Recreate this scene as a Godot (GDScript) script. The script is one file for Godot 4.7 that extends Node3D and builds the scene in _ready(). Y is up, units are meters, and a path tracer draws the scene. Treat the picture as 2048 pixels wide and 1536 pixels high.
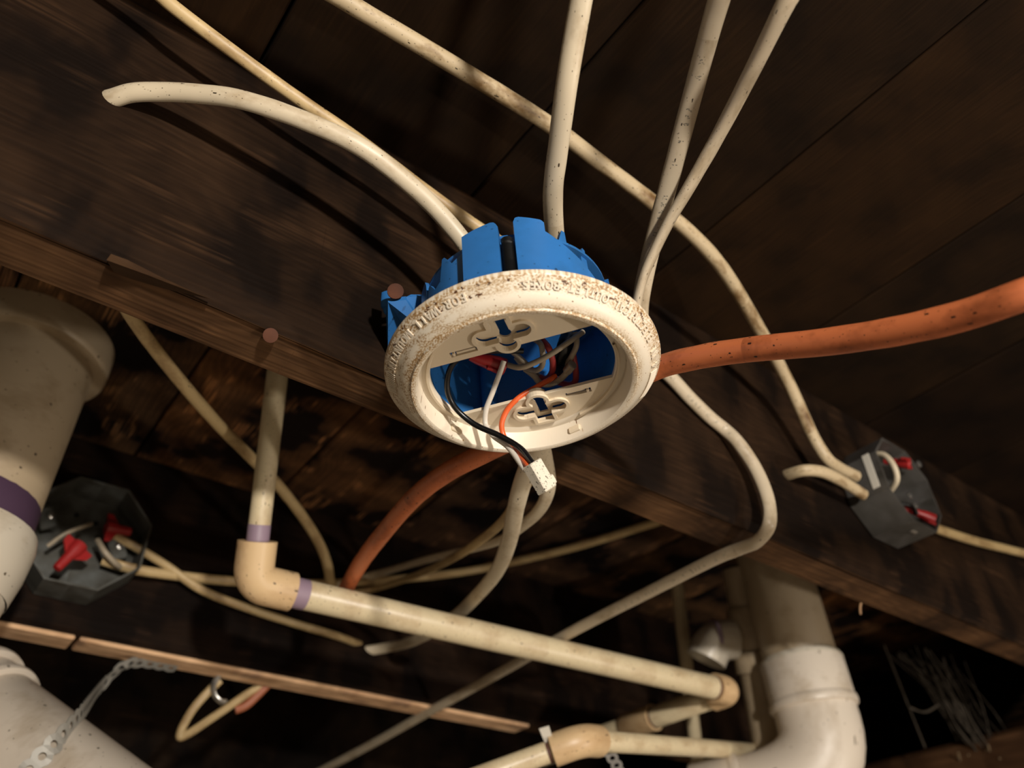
extends Node3D
# A box of wiring under old floor boards, seen from below: y is up, metres, the crawl space floor is y = 0.

const EYE := 0.95   # height of the lens above the floor; heights written with W() are measured from it
var M := {}         # materials by name
var taken := {}     # how often a top-level name was used

func _ready() -> void:
	set_camera_and_light()
	make_materials()
	build_setting()
	build_joists()
	build_detector_ring()
	build_blue_box()
	build_harness()
	build_box_wires()
	build_cables()
	build_right_metal_box()
	build_left_metal_box()
	build_water_pipes()
	build_drains()
	build_small_things()


# ------------------------------------------------------------------ camera, light

func set_camera_and_light() -> void:
	var cam := Camera3D.new()
	cam.name = "camera"
	cam.transform = Transform3D(Basis(Vector3(0.794648, -0.025842, 0.606520), Vector3(-0.361299, 0.782753, 0.506716), Vector3(-0.487850, -0.621796, 0.612676)), Vector3(0, EYE, 0))
	cam.fov = 51.4475
	cam.near = 0.02
	cam.far = 30.0
	var at := CameraAttributesPhysical.new()
	at.frustum_focal_length = 12.0 / tan(deg_to_rad(cam.fov) / 2.0)
	at.frustum_focus_distance = 0.40
	at.exposure_aperture = 6.0
	at.frustum_near = 0.02
	at.frustum_far = 30.0
	cam.attributes = at
	add_child(cam)
	cam.current = true

	var env := Environment.new()
	env.background_mode = Environment.BG_COLOR
	env.background_color = Color(0, 0, 0)
	env.tonemap_mode = Environment.TONE_MAPPER_LINEAR
	env.tonemap_exposure = 1.0
	env.sdfgi_enabled = true
	env.ssao_enabled = true
	env.ssil_enabled = true
	var we := WorldEnvironment.new()
	we.name = "world_environment"
	we.environment = env
	add_child(we)

	lamp(W(-0.08, 0.06, 0.80), 1.50, Color(1.0, 0.965, 0.92), "unseen bare bulb behind the viewer, placed to cast the cable and joist shadows")  # unseen key bulb; its place follows the cast shadows, its kind is chosen
	lamp(W(0.95, -0.55, 0.85), 0.62, Color(1.0, 0.96, 0.91), "second unseen bare bulb, low near the sill beam, placed to brighten undersides")  # unseen low bulb, placed to brighten undersides and shaded sides


func lamp(p: Vector3, energy: float, tint: Color, label: String) -> void:  # a bulb out of view together with the light it gives
	var t := thing("unseen_bulb", label, "unseen light bulb", p)
	var glass := StandardMaterial3D.new()
	glass.albedo_color = Color(0.9, 0.88, 0.82)
	glass.emission_enabled = true
	glass.emission = tint
	glass.emission_energy_multiplier = 2.0
	var b := st0()
	lathe(b, [Vector2(0.0, -0.032), Vector2(0.012, -0.030), Vector2(0.024, -0.020), Vector2(0.029, -0.005), Vector2(0.026, 0.010), Vector2(0.016, 0.026), Vector2(0.013, 0.036), Vector2(0.0, 0.037)], 20, Transform3D())
	put("bulb", b, glass, t)
	var s := st0()
	lathe(s, [Vector2(0.0, 0.037), Vector2(0.017, 0.038), Vector2(0.019, 0.045), Vector2(0.019, 0.075), Vector2(0.006, 0.085), Vector2(0.0, 0.085)], 16, Transform3D())
	put("socket", s, plain(Color(0.05, 0.05, 0.05), 0.5), t)
	var c := st0()
	tube(c, [Vector3(0, 0.08, 0), Vector3(0.004, (1.40 - p.y) * 0.5, 0.003), Vector3(0, 1.404 - p.y, 0)], 0.006, 0.006, Vector3.RIGHT, 8)
	put("cord", c, plain(Color(0.05, 0.05, 0.05), 0.6), t)
	var l := OmniLight3D.new()
	l.name = "unseen_bulb_light"
	l.light_color = tint
	l.light_energy = energy
	l.light_size = 0.028
	l.omni_range = 12.0
	l.omni_attenuation = 2.0
	l.shadow_enabled = true
	l.position = p
	add_child(l)


# ------------------------------------------------------------------ helpers

func W(x: float, h: float, z: float) -> Vector3:
	return Vector3(x, h + EYE, z)

func numbered(called: String) -> String:
	var n: int = taken.get(called, 0)
	taken[called] = n + 1
	return called if n == 0 else "%s_%03d" % [called, n]

func tag(o: Node, label: String, category: String, group := "", kind := "") -> void:
	o.set_meta("label", label)
	if category: o.set_meta("category", category)
	if group: o.set_meta("group", group)
	if kind: o.set_meta("kind", kind)

func thing(called: String, label: String, category: String, at := Vector3.ZERO, group := "") -> Node3D:
	var o := Node3D.new()
	o.name = numbered(called)
	o.position = at
	tag(o, label, category, group)
	add_child(o)
	return o

func st0() -> SurfaceTool:
	var st := SurfaceTool.new()
	st.begin(Mesh.PRIMITIVE_TRIANGLES)
	st.set_color(Color(1, 1, 1))
	return st

func put(called: String, st: SurfaceTool, m: Material, parent: Node = null) -> MeshInstance3D:
	var o := MeshInstance3D.new()
	o.mesh = st.commit()
	o.material_override = m
	if parent:
		o.name = called
		parent.add_child(o, true)
	else:
		o.name = numbered(called)
		add_child(o)
	return o

func single(called: String, st: SurfaceTool, m: Material, label: String, category: String, group := "") -> MeshInstance3D:
	var o := put(called, st, m)
	tag(o, label, category, group)
	return o

# one triangle whose vertex normals are given; turned so that it faces its normals
func tri(st: SurfaceTool, p: Array, n: Array, uv: Array) -> void:
	var face: Vector3 = (p[2] - p[0]).cross(p[1] - p[0])
	var order := [0, 1, 2] if face.dot(n[0] + n[1] + n[2]) >= 0.0 else [0, 2, 1]
	for k in order:
		st.set_normal(n[k])
		st.set_uv(uv[k])
		st.add_vertex(p[k])

func quad(st: SurfaceTool, p: Array, n: Array, uv: Array) -> void:
	tri(st, [p[0], p[1], p[2]], [n[0], n[1], n[2]], [uv[0], uv[1], uv[2]])
	tri(st, [p[0], p[2], p[3]], [n[0], n[2], n[3]], [uv[0], uv[2], uv[3]])

# a flat quad that faces away from the point «inside»
func face4(st: SurfaceTool, a: Vector3, b: Vector3, c: Vector3, d: Vector3, inside: Vector3, uvs := []) -> void:
	var n := (b - a).cross(d - a)
	if n.length() < 1e-12: n = (c - b).cross(d - b)
	n = n.normalized()
	if n.dot((a + b + c + d) * 0.25 - inside) < 0.0: n = -n
	var uv := uvs
	if uv.is_empty():
		var ux := absf(n.x); var uy := absf(n.y); var uz := absf(n.z)
		for q: Vector3 in [a, b, c, d]:
			uv.append(Vector2(q.z, q.y) * 4.0 if ux >= uy and ux >= uz else (Vector2(q.x, q.z) * 4.0 if uy >= uz else Vector2(q.x, q.y) * 4.0))
	quad(st, [a, b, c, d], [n, n, n, n], uv)

# Catmull-Rom through the points
func smooth_path(pts: Array, per := 10) -> Array:
	var out := []
	for i in pts.size() - 1:
		var a: Vector3 = pts[i - 1] if i > 0 else pts[0] * 2.0 - pts[1]
		var b: Vector3 = pts[i]
		var c: Vector3 = pts[i + 1]
		var d: Vector3 = pts[i + 2] if i + 2 < pts.size() else pts[-1] * 2.0 - pts[-2]
		var tc := maxf(sqrt(b.distance_to(c)), 1e-4)   # centripetal, so that uneven spacing makes no kinks
		var ta := -maxf(sqrt(a.distance_to(b)), 1e-4)
		var td := maxf(sqrt(c.distance_to(d)), 1e-4)
		for k in per:
			out.append(b.cubic_interpolate_in_time(c, a, d, float(k) / per, tc, ta, tc + td))
	out.append(pts[-1])
	return out

# an oval sweep, w across and t thick; «flat» is what its broad side faces; twist in turns along its length
func tube(st: SurfaceTool, pts: Array, w: float, t: float, flat: Vector3, segs := 14, per := 10, twist := 0.0, vscale := 4.0, wobble := 0.0, groove := 0.0) -> void:
	var path := smooth_path(pts, per) if per > 1 else pts
	var rings := []
	var length := 0.0
	var lens := []
	for i in path.size():
		if i > 0: length += path[i].distance_to(path[i - 1])
		lens.append(length)
	var last_side := Vector3.ZERO
	for i in path.size():
		var tan: Vector3 = (path[mini(i + 1, path.size() - 1)] - path[maxi(i - 1, 0)]).normalized()
		var side := tan.cross(flat)
		if side.length() < 0.15 and last_side != Vector3.ZERO: side = last_side - tan * last_side.dot(tan)
		side = side.normalized()
		if last_side != Vector3.ZERO and side.dot(last_side) < 0.0: side = -side
		last_side = side
		var up := side.cross(tan).normalized()
		var a = twist * TAU * lens[i] / length
		var s2 := side * cos(a) + up * sin(a)
		var u2 := up * cos(a) - side * sin(a)
		var ring := []
		var swell := 1.0 + wobble * sin(lens[i] * 170.0 + 3.0 * sin(lens[i] * 61.0))
		for k in segs + 1:
			var phi := TAU * k / segs
			var dent := 1.0 - groove * pow(absf(sin(phi)), 6.0)
			var p: Vector3 = path[i] + (s2 * cos(phi) * w * 0.5 + u2 * sin(phi) * t * 0.5 * dent) * swell
			var n := (s2 * cos(phi) / w + u2 * sin(phi) / t).normalized()
			ring.append([p, n, Vector2(float(k) / segs, lens[i] * vscale)])
		rings.append(ring)
	for i in rings.size() - 1:
		for k in segs:
			var q := [rings[i][k], rings[i][k + 1], rings[i + 1][k + 1], rings[i + 1][k]]
			quad(st, [q[0][0], q[1][0], q[2][0], q[3][0]], [q[0][1], q[1][1], q[2][1], q[3][1]], [q[0][2], q[1][2], q[2][2], q[3][2]])
	for e in [0, rings.size() - 1]:
		var out: Vector3 = (path[0] - path[1] if e == 0 else path[-1] - path[-2]).normalized()
		for k in segs:
			tri(st, [path[e], rings[e][k][0], rings[e][k + 1][0]], [out, out, out], [Vector2(0.5, 0), Vector2(0.4, 0.0), Vector2(0.6, 0.0)])

# a profile of (radius, height) turned round y; sharp where the profile bends by more than 35 degrees
func lathe(st: SurfaceTool, prof: Array, segs: int, xf: Transform3D, uvr := Vector2.ZERO, from := 0.0, to := TAU) -> void:
	var run := 0.0
	for i in prof.size() - 1:
		var a: Vector2 = prof[i]
		var b: Vector2 = prof[i + 1]
		var d := (b - a)
		if d.length() < 1e-7: continue
		var nf := Vector2(d.y, -d.x).normalized()
		var na := nf
		var nb := nf
		if i > 0:
			var e: Vector2 = a - prof[i - 1]
			var m := Vector2(e.y, -e.x).normalized()
			if m.dot(nf) > 0.8: na = (m + nf).normalized()
		if i + 2 < prof.size():
			var e2: Vector2 = prof[i + 2] - b
			var m2 := Vector2(e2.y, -e2.x).normalized()
			if m2.dot(nf) > 0.8: nb = (m2 + nf).normalized()
		for k in segs:
			var t0 := lerpf(from, to, float(k) / segs)
			var t1 := lerpf(from, to, float(k + 1) / segs)
			var p := []; var n := []; var uv := []
			for c in [[a, t0, na, run], [a, t1, na, run], [b, t1, nb, run + d.length()], [b, t0, nb, run + d.length()]]:
				var r: Vector2 = c[0]
				p.append(xf * Vector3(r.x * cos(c[1]), r.y, -r.x * sin(c[1])))
				n.append((xf.basis * Vector3(c[2].x * cos(c[1]), c[2].y, -c[2].x * sin(c[1]))).normalized())
				uv.append(Vector2(c[1] / TAU, (r.x - uvr.x) / (uvr.y - uvr.x)) if uvr.y > 0.0 else Vector2(c[1] / TAU, c[3] * 8.0))
			quad(st, p, n, uv)
		run += d.length()

# a polygon (x, z of the frame) between two heights of it
func prism(st: SurfaceTool, poly: PackedVector2Array, y0: float, y1: float, xf: Transform3D) -> void:
	var mid := Vector2.ZERO
	for q in poly: mid += q / poly.size()
	var ids := Geometry2D.triangulate_polygon(poly)
	for i in range(0, ids.size(), 3):
		for y in [y0, y1]:
			var n := xf.basis.y.normalized() * (1.0 if y == maxf(y0, y1) else -1.0)
			var p := []; var uv := []
			for k in 3:
				var q: Vector2 = poly[ids[i + k]]
				p.append(xf * Vector3(q.x, y, q.y))
				uv.append(q * 8.0)
			tri(st, p, [n, n, n], uv)
	var turn := -1.0 if Geometry2D.is_polygon_clockwise(poly) else 1.0
	for i in poly.size():
		var a: Vector2 = poly[i]
		var b: Vector2 = poly[(i + 1) % poly.size()]
		if a.distance_to(b) < 1e-7: continue
		var o := Vector2(b.y - a.y, a.x - b.x).normalized() * turn
		var n := (xf.basis * Vector3(o.x, 0, o.y)).normalized()
		quad(st, [xf * Vector3(a.x, y0, a.y), xf * Vector3(b.x, y0, b.y), xf * Vector3(b.x, y1, b.y), xf * Vector3(a.x, y1, a.y)], [n, n, n, n], [a * 8.0, b * 8.0, b * 8.0 + Vector2(0, (y1 - y0) * 8.0), a * 8.0 + Vector2(0, (y1 - y0) * 8.0)])

# a box with chamfered edges, size s, centred in the frame
func bevel_box(st: SurfaceTool, s: Vector3, c: float, xf: Transform3D, uvk := 4.0) -> void:
	var h := s * 0.5
	var ax := [Vector3.RIGHT, Vector3.UP, Vector3.BACK]
	for i in 3:
		var j := (i + 1) % 3
		var k := (i + 2) % 3
		for sg in [-1.0, 1.0]:
			var o: Vector3 = ax[i] * h[i] * sg
			var a: Vector3 = ax[j] * (h[j] - c)
			var b: Vector3 = ax[k] * (h[k] - c)
			put4(st, xf, [o - a - b, o + a - b, o + a + b, o - a + b], ax[i] * sg, uvk)
			for tg in [-1.0, 1.0]:   # the chamfer between face i and face j
				var e1: Vector3 = ax[i] * h[i] * sg + ax[j] * (h[j] - c) * tg
				var e2: Vector3 = ax[i] * (h[i] - c) * sg + ax[j] * h[j] * tg
				put4(st, xf, [e1 - b, e1 + b, e2 + b, e2 - b], (ax[i] * sg + ax[j] * tg).normalized(), uvk)
	for x in [-1.0, 1.0]:
		for y in [-1.0, 1.0]:
			for z in [-1.0, 1.0]:
				var n := Vector3(x, y, z).normalized()
				var p := [Vector3(h.x * x, (h.y - c) * y, (h.z - c) * z), Vector3((h.x - c) * x, h.y * y, (h.z - c) * z), Vector3((h.x - c) * x, (h.y - c) * y, h.z * z)]
				var nn := (xf.basis * n).normalized()
				tri(st, [xf * p[0], xf * p[1], xf * p[2]], [nn, nn, nn], [Vector2.ZERO, Vector2.ZERO, Vector2.ZERO])

func put4(st: SurfaceTool, xf: Transform3D, p: Array, n: Vector3, uvk: float) -> void:
	var w := []; var uv := []
	for q: Vector3 in p:
		w.append(xf * q)
		uv.append((Vector2(q.z, q.y) if absf(n.x) > 0.8 else (Vector2(q.x, q.z) if absf(n.y) > 0.6 else Vector2(q.x, q.y))) * uvk)
	var nn := (xf.basis * n).normalized()
	quad(st, w, [nn, nn, nn, nn], uv)

# a frame whose y runs from a to b
func along(a: Vector3, b: Vector3, near := Vector3(0.3, 0.1, 0.9)) -> Transform3D:
	var y := (b - a).normalized()
	var x := y.cross(near).normalized()
	return Transform3D(Basis(x, y, x.cross(y)), a)

func disc_poly(c: Vector2, r: float, n := 20) -> PackedVector2Array:
	var p := PackedVector2Array()
	for k in n: p.append(c + Vector2.from_angle(TAU * k / n) * r)
	return p

func rect_poly(c: Vector2, w: float, h: float) -> PackedVector2Array:
	return PackedVector2Array([c + Vector2(-w, -h) / 2, c + Vector2(w, -h) / 2, c + Vector2(w, h) / 2, c + Vector2(-w, h) / 2])


# ------------------------------------------------------------------ materials

func plain(c: Color, rough := 0.6, metal := 0.0) -> StandardMaterial3D:
	var m := StandardMaterial3D.new()
	m.albedo_color = c
	m.roughness = rough
	m.metallic = metal
	return m

func textured(img: Image, tint: Color, rough: float, bump: Image = null, depth := 0.0) -> StandardMaterial3D:
	var m := plain(tint, rough)
	m.albedo_texture = ImageTexture.create_from_image(img)
	if bump:
		m.heightmap_enabled = true
		m.heightmap_texture = ImageTexture.create_from_image(bump)
		m.heightmap_scale = depth
	return m

func noise(s: int, freq: float, octaves := 3) -> FastNoiseLite:
	var n := FastNoiseLite.new()
	n.noise_type = FastNoiseLite.TYPE_SIMPLEX_SMOOTH
	n.seed = s
	n.frequency = freq
	n.fractal_octaves = octaves
	return n

# grain runs along u. Old, stained softwood: «mould» darkens in blots, «pale» leaves light streaks
func wood_image(s: int, w: int, h: int, dark: Color, light: Color, mould: float, pale: float) -> Array:
	var img := Image.create(w, h, false, Image.FORMAT_RGB8)
	var bump := Image.create(w, h, false, Image.FORMAT_RGB8)
	var g1 := noise(s, 0.008, 2)
	var g2 := noise(s + 1, 0.10, 3)
	var g3 := noise(s + 2, 0.006, 4)
	var g4 := noise(s + 3, 0.010, 3)
	for y in h:
		for x in w:
			var warp := g1.get_noise_2d(x * 0.35, y * 1.2) * 26.0
			var rings := 0.5 + 0.5 * sin((y + warp) * 0.85)
			rings = rings * rings
			var fibre := 0.5 + 0.5 * g2.get_noise_2d(x * 0.045, y * 2.6)
			var stain := g3.get_noise_2d(x * 1.0, y * 1.1)
			var streak := smoothstep(0.22, 0.5, g4.get_noise_2d(x * 0.6, y * 2.0 + 300.0))
			var v := clampf(0.32 + 0.13 * rings + 0.50 * (fibre - 0.5) + 0.75 * stain, 0.0, 1.0)
			var c := dark.lerp(light, v)
			c = c.lerp(Color(dark.r * 0.55, dark.g * 0.58, dark.b * 0.70), mould * smoothstep(0.08, 0.34, -stain + 0.16 * (fibre - 0.5)))
			c = c.lerp(light * 1.7, pale * streak * smoothstep(0.35, 0.75, fibre))
			c.a = 1.0
			img.set_pixel(x, y, c)
			var b := clampf(0.5 + 0.15 * rings + 0.8 * (fibre - 0.5), 0.0, 1.0)
			bump.set_pixel(x, y, Color(b, b, b))
	return [img, bump]

# plastic with dust: soft dirt, many fine specks and a few larger ones
func speck_image(s: int, w: int, h: int, base: Color, dirt: Color, amount: float, specks: int, big: int, print := false) -> Image:
	var img := Image.create(w, h, false, Image.FORMAT_RGB8)
	var n1 := noise(s, 0.012, 4)
	var n2 := noise(s + 1, 0.06, 3)
	for y in h:
		for x in w:
			var ax := TAU * x / w   # round u so that the seam closes
			var cx := cos(ax) * w / TAU
			var cy := sin(ax) * w / TAU
			var d := clampf(n1.get_noise_3d(cx, cy, y * 0.5) * 1.2 + 0.25 * n2.get_noise_3d(cx, cy, y), 0.0, 1.0)
			img.set_pixel(x, y, base.lerp(dirt, amount * d))
	var rng := RandomNumberGenerator.new()
	rng.seed = s
	for i in specks:
		var x := rng.randi_range(0, w - 3)
		var y := rng.randi_range(0, h - 4)
		var c := base.lerp(dirt * 0.35, rng.randf_range(0.35, 0.95))
		img.fill_rect(Rect2i(x, y, rng.randi_range(1, 2), rng.randi_range(1, 3)), c)
	for i in big:
		var x := rng.randi_range(0, w - 8)
		var y := rng.randi_range(0, h - 10)
		var c := dirt * rng.randf_range(0.25, 0.6)
		img.fill_rect(Rect2i(x, y, rng.randi_range(2, 4), rng.randi_range(3, 7)), c)
		img.fill_rect(Rect2i(x + 1, y - 1 if y > 0 else y, 2, rng.randi_range(4, 8)), c)
	if print:   # the worn grey stamping of a sheath
		for i in 26:
			var y := 40 + i * 17 + (60 if i > 13 else 0)
			if rng.randf() < 0.25: continue
			for k in 7:
				img.fill_rect(Rect2i(w / 4 - 9 + rng.randi_range(0, 12), y + rng.randi_range(0, 8), rng.randi_range(2, 6), 2), base.lerp(Color(0.25, 0.25, 0.24), rng.randf_range(0.3, 0.7)))
	return img

func make_materials() -> void:
	var joist_wood := wood_image(11, 1024, 320, Color(0.30, 0.225, 0.165), Color(0.56, 0.43, 0.31), 0.38, 0.30)
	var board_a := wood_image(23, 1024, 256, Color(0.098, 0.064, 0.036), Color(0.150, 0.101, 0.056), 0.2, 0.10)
	var board_b := wood_image(37, 1024, 256, Color(0.15, 0.11, 0.085), Color(0.42, 0.31, 0.21), 0.9, 0.8)  # mould and streaks; base raised in place of lamp light on the far bay
	var strip := wood_image(51, 640, 160, Color(0.62, 0.50, 0.39), Color(0.92, 0.80, 0.66), 0.35, 0.2)
	M.joist = textured(joist_wood[0], Color(1, 1, 1), 0.75, joist_wood[1], 0.05)
	M.joist.vertex_color_use_as_albedo = true
	M.joist.metallic_specular = 0.2
	M.strip = textured(strip[0], Color(1.14, 1.1, 1.06), 0.8, strip[1], 0.08)  # lighter than the joists, standing in for low light on the strip
	M.strip.metallic_specular = 0.25
	M.board = []
	for k in 4:
		var tone: Color = [Color(1, 0.98, 0.95), Color(0.86, 0.84, 0.86), Color(1.14, 1.08, 0.98), Color(0.95, 0.92, 0.92)][k]
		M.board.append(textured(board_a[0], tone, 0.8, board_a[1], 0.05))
		M.board[k].metallic_specular = 0.2
	M.lit_board = []
	for k in 3:
		M.lit_board.append(textured(board_b[0], [Color(1, 1, 1), Color(0.85, 0.85, 0.9), Color(1.12, 1.05, 0.98)][k], 0.8, board_b[1], 0.06))
		M.lit_board[k].metallic_specular = 0.2
	var sheath := speck_image(5, 160, 1024, Color(0.79, 0.735, 0.635), Color(0.46, 0.36, 0.23), 0.45, 330, 16)
	var printed := speck_image(6, 160, 1024, Color(0.76, 0.70, 0.60), Color(0.44, 0.36, 0.25), 0.5, 260, 16, true)
	var yellow := speck_image(7, 160, 1024, Color(0.76, 0.66, 0.48), Color(0.44, 0.33, 0.20), 0.6, 260, 16)
	var grimy := speck_image(8, 160, 1024, Color(0.74, 0.665, 0.535), Color(0.36, 0.25, 0.12), 1.0, 600, 26)
	M.sheath = textured(sheath, Color(1, 1, 1), 0.42)
	M.printed = textured(printed, Color(1, 1, 1), 0.42)
	M.yellow = textured(yellow, Color(1, 1, 1), 0.45)
	M.grimy = textured(grimy, Color(1, 1, 1), 0.5)
	var orange := speck_image(9, 160, 1024, Color(0.76, 0.42, 0.25), Color(0.36, 0.17, 0.07), 0.55, 330, 40)
	M.orange = textured(orange, Color(1, 1, 1), 0.45)
	var cpvc := speck_image(12, 256, 512, Color(0.83, 0.765, 0.63), Color(0.52, 0.40, 0.26), 0.35, 240, 14)
	M.cpvc = textured(cpvc, Color(1, 1, 1), 0.38)
	M.cpvc_fitting = textured(cpvc, Color(1.0, 0.93, 0.87), 0.4)
	M.primer = plain(Color(0.56, 0.48, 0.54), 0.5)
	M.primer_dark = plain(Color(0.30, 0.22, 0.30), 0.5)
	M.primer_ring = plain(Color(0.36, 0.23, 0.19), 0.55)
	var pvc := speck_image(14, 512, 512, Color(0.80, 0.765, 0.70), Color(0.52, 0.45, 0.34), 0.45, 200, 14)
	M.pvc = textured(pvc, Color(1, 1, 1), 0.32)
	M.pvc_white = textured(pvc, Color(1.05, 1.04, 1.05), 0.42)
	M.pvc_shaded = textured(pvc, Color(0.82, 0.77, 0.70), 0.45)  # darker copy of pvc, shade under the joists put into the tint
	M.ring = textured(ring_image(), Color(1, 1, 1), 0.42)
	M.ring_plain = textured(speck_image(16, 256, 256, Color(0.86, 0.80, 0.70), Color(0.55, 0.42, 0.26), 0.25, 60, 4), Color(1, 1, 1), 0.45)
	var blue := speck_image(17, 256, 256, Color(0.17, 0.425, 0.69), Color(0.12, 0.26, 0.37), 0.4, 60, 3)
	M.blue = textured(blue, Color(1, 1, 1), 0.42)
	M.blue.uv1_triplanar = true
	M.blue.uv1_scale = Vector3(12, 12, 12)
	M.rust = rough_metal(Color(0.46, 0.27, 0.18), Color(0.20, 0.11, 0.07), 0.9, 0.0, 20)
	M.galvanised = rough_metal(Color(0.38, 0.37, 0.36), Color(0.27, 0.26, 0.24), 0.42, 0.3, 31)
	M.galvanised_old = rough_metal(Color(0.40, 0.41, 0.40), Color(0.27, 0.26, 0.23), 0.5, 0.3, 32)
	M.black_metal = rough_metal(Color(0.10, 0.10, 0.10), Color(0.05, 0.05, 0.05), 0.5, 0.3, 33)
	M.steel = plain(Color(0.75, 0.74, 0.72), 0.25, 0.9)
	M.black = plain(Color(0.055, 0.057, 0.06), 0.3)
	M.white_wire = plain(Color(0.83, 0.80, 0.75), 0.38)
	M.grey_wire = plain(Color(0.62, 0.57, 0.49), 0.4)
	M.red = plain(Color(0.60, 0.13, 0.13), 0.4)
	M.pink_red = plain(Color(0.66, 0.25, 0.24), 0.4)
	M.orange_wire = plain(Color(0.86, 0.37, 0.17), 0.35)
	M.connector = textured(speck_image(18, 128, 128, Color(0.86, 0.83, 0.76), Color(0.22, 0.19, 0.15), 0.12, 160, 16), Color(1, 1, 1), 0.4)
	M.copper = plain(Color(0.62, 0.36, 0.24), 0.5)
	M.paper = plain(Color(0.80, 0.78, 0.73), 0.8)
	M.web = plain(Color(0.22, 0.19, 0.15), 0.95)

func rough_metal(a: Color, b: Color, rough: float, metal: float, s: int) -> StandardMaterial3D:
	var m := plain(Color(1, 1, 1), rough, metal)
	var img := Image.create(128, 128, false, Image.FORMAT_RGB8)
	var n := noise(s, 0.03, 4)
	for y in 128:
		for x in 128:
			img.set_pixel(x, y, a.lerp(b, clampf(0.5 + 0.9 * n.get_noise_2d(x, y), 0.0, 1.0)))
	m.albedo_texture = ImageTexture.create_from_image(img)
	m.uv1_triplanar = true
	m.uv1_scale = Vector3(9, 9, 9)
	return m

# the ring's own dirt: u runs round it, v from the inner edge (0) to the rim (1)
func ring_image() -> Image:
	var w := 2048
	var h := 224
	var img := Image.create(w, h, false, Image.FORMAT_RGB8)
	var base := Color(0.885, 0.842, 0.765)
	var tan := Color(0.66, 0.53, 0.36)
	var brown := Color(0.36, 0.22, 0.12)
	var n1 := noise(71, 0.02, 4)
	var n2 := noise(72, 0.11, 3)
	var n3 := noise(73, 0.30, 2)
	for x in w:
		var deg := 360.0 * x / w
		var top := smoothstep(125.0, 165.0, deg) * (1.0 - smoothstep(300.0, 345.0, deg))   # the side that faces the boards' dust
		var left := smoothstep(95.0, 140.0, deg) * (1.0 - smoothstep(185.0, 215.0, deg))
		for y in h:
			var r := 0.045 + 0.0225 * (y + 0.5) / h
			var a := n1.get_noise_2d(x, y * 1.5)
			var f := n2.get_noise_2d(x, y)
			var g := n3.get_noise_2d(x, y * 0.6)
			var lip := exp(-pow((r - 0.0548) / 0.0021, 2.0)) * (0.22 + 0.62 * top + 0.25 * left)
			var band := smoothstep(0.0600, 0.0640, r) * (0.30 + 0.70 * top)
			var edge := smoothstep(0.0655, 0.0672, r) * (0.4 + 0.5 * top)
			var blot := left * smoothstep(0.0, 0.5, a + 0.25) * smoothstep(0.0515, 0.056, r) * 0.9
			var soil := clampf(lip * (0.55 + 1.3 * f + 0.5 * a) + band * (0.22 + 0.8 * f + 0.5 * a) + edge * (0.3 + f) + blot * (0.35 + f), 0.0, 1.0)
			var c := base.lerp(tan, soil)
			var grit := smoothstep(0.42, 0.75, g + 0.45 * f + 0.35 * a) * clampf(band * 0.75 + lip * 0.55 + edge * 0.6 + blot * 0.8, 0.0, 1.0)
			c = c.lerp(brown, grit)
			img.set_pixel(x, y, c)
	var rng := RandomNumberGenerator.new()
	rng.seed = 4
	for i in 260:
		var c := tan.lerp(brown, rng.randf())
		img.fill_rect(Rect2i(rng.randi_range(0, w - 5), rng.randi_range(50, h - 7), rng.randi_range(1, 4), rng.randi_range(2, 5)), c)
	for i in 60:   # clots near the rim
		var x := rng.randi_range(int(w * 0.40), int(w * 0.80))
		var y := rng.randi_range(168, h - 12)
		for k in 5:
			img.fill_rect(Rect2i(x + rng.randi_range(0, 8), y + rng.randi_range(0, 7), rng.randi_range(2, 5), rng.randi_range(2, 5)), brown * rng.randf_range(0.6, 1.1))
	return img


# ------------------------------------------------------------------ setting

func structure(o: Node, label: String) -> void:
	o.set_meta("kind", "structure")
	if label: o.set_meta("label", label)

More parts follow.
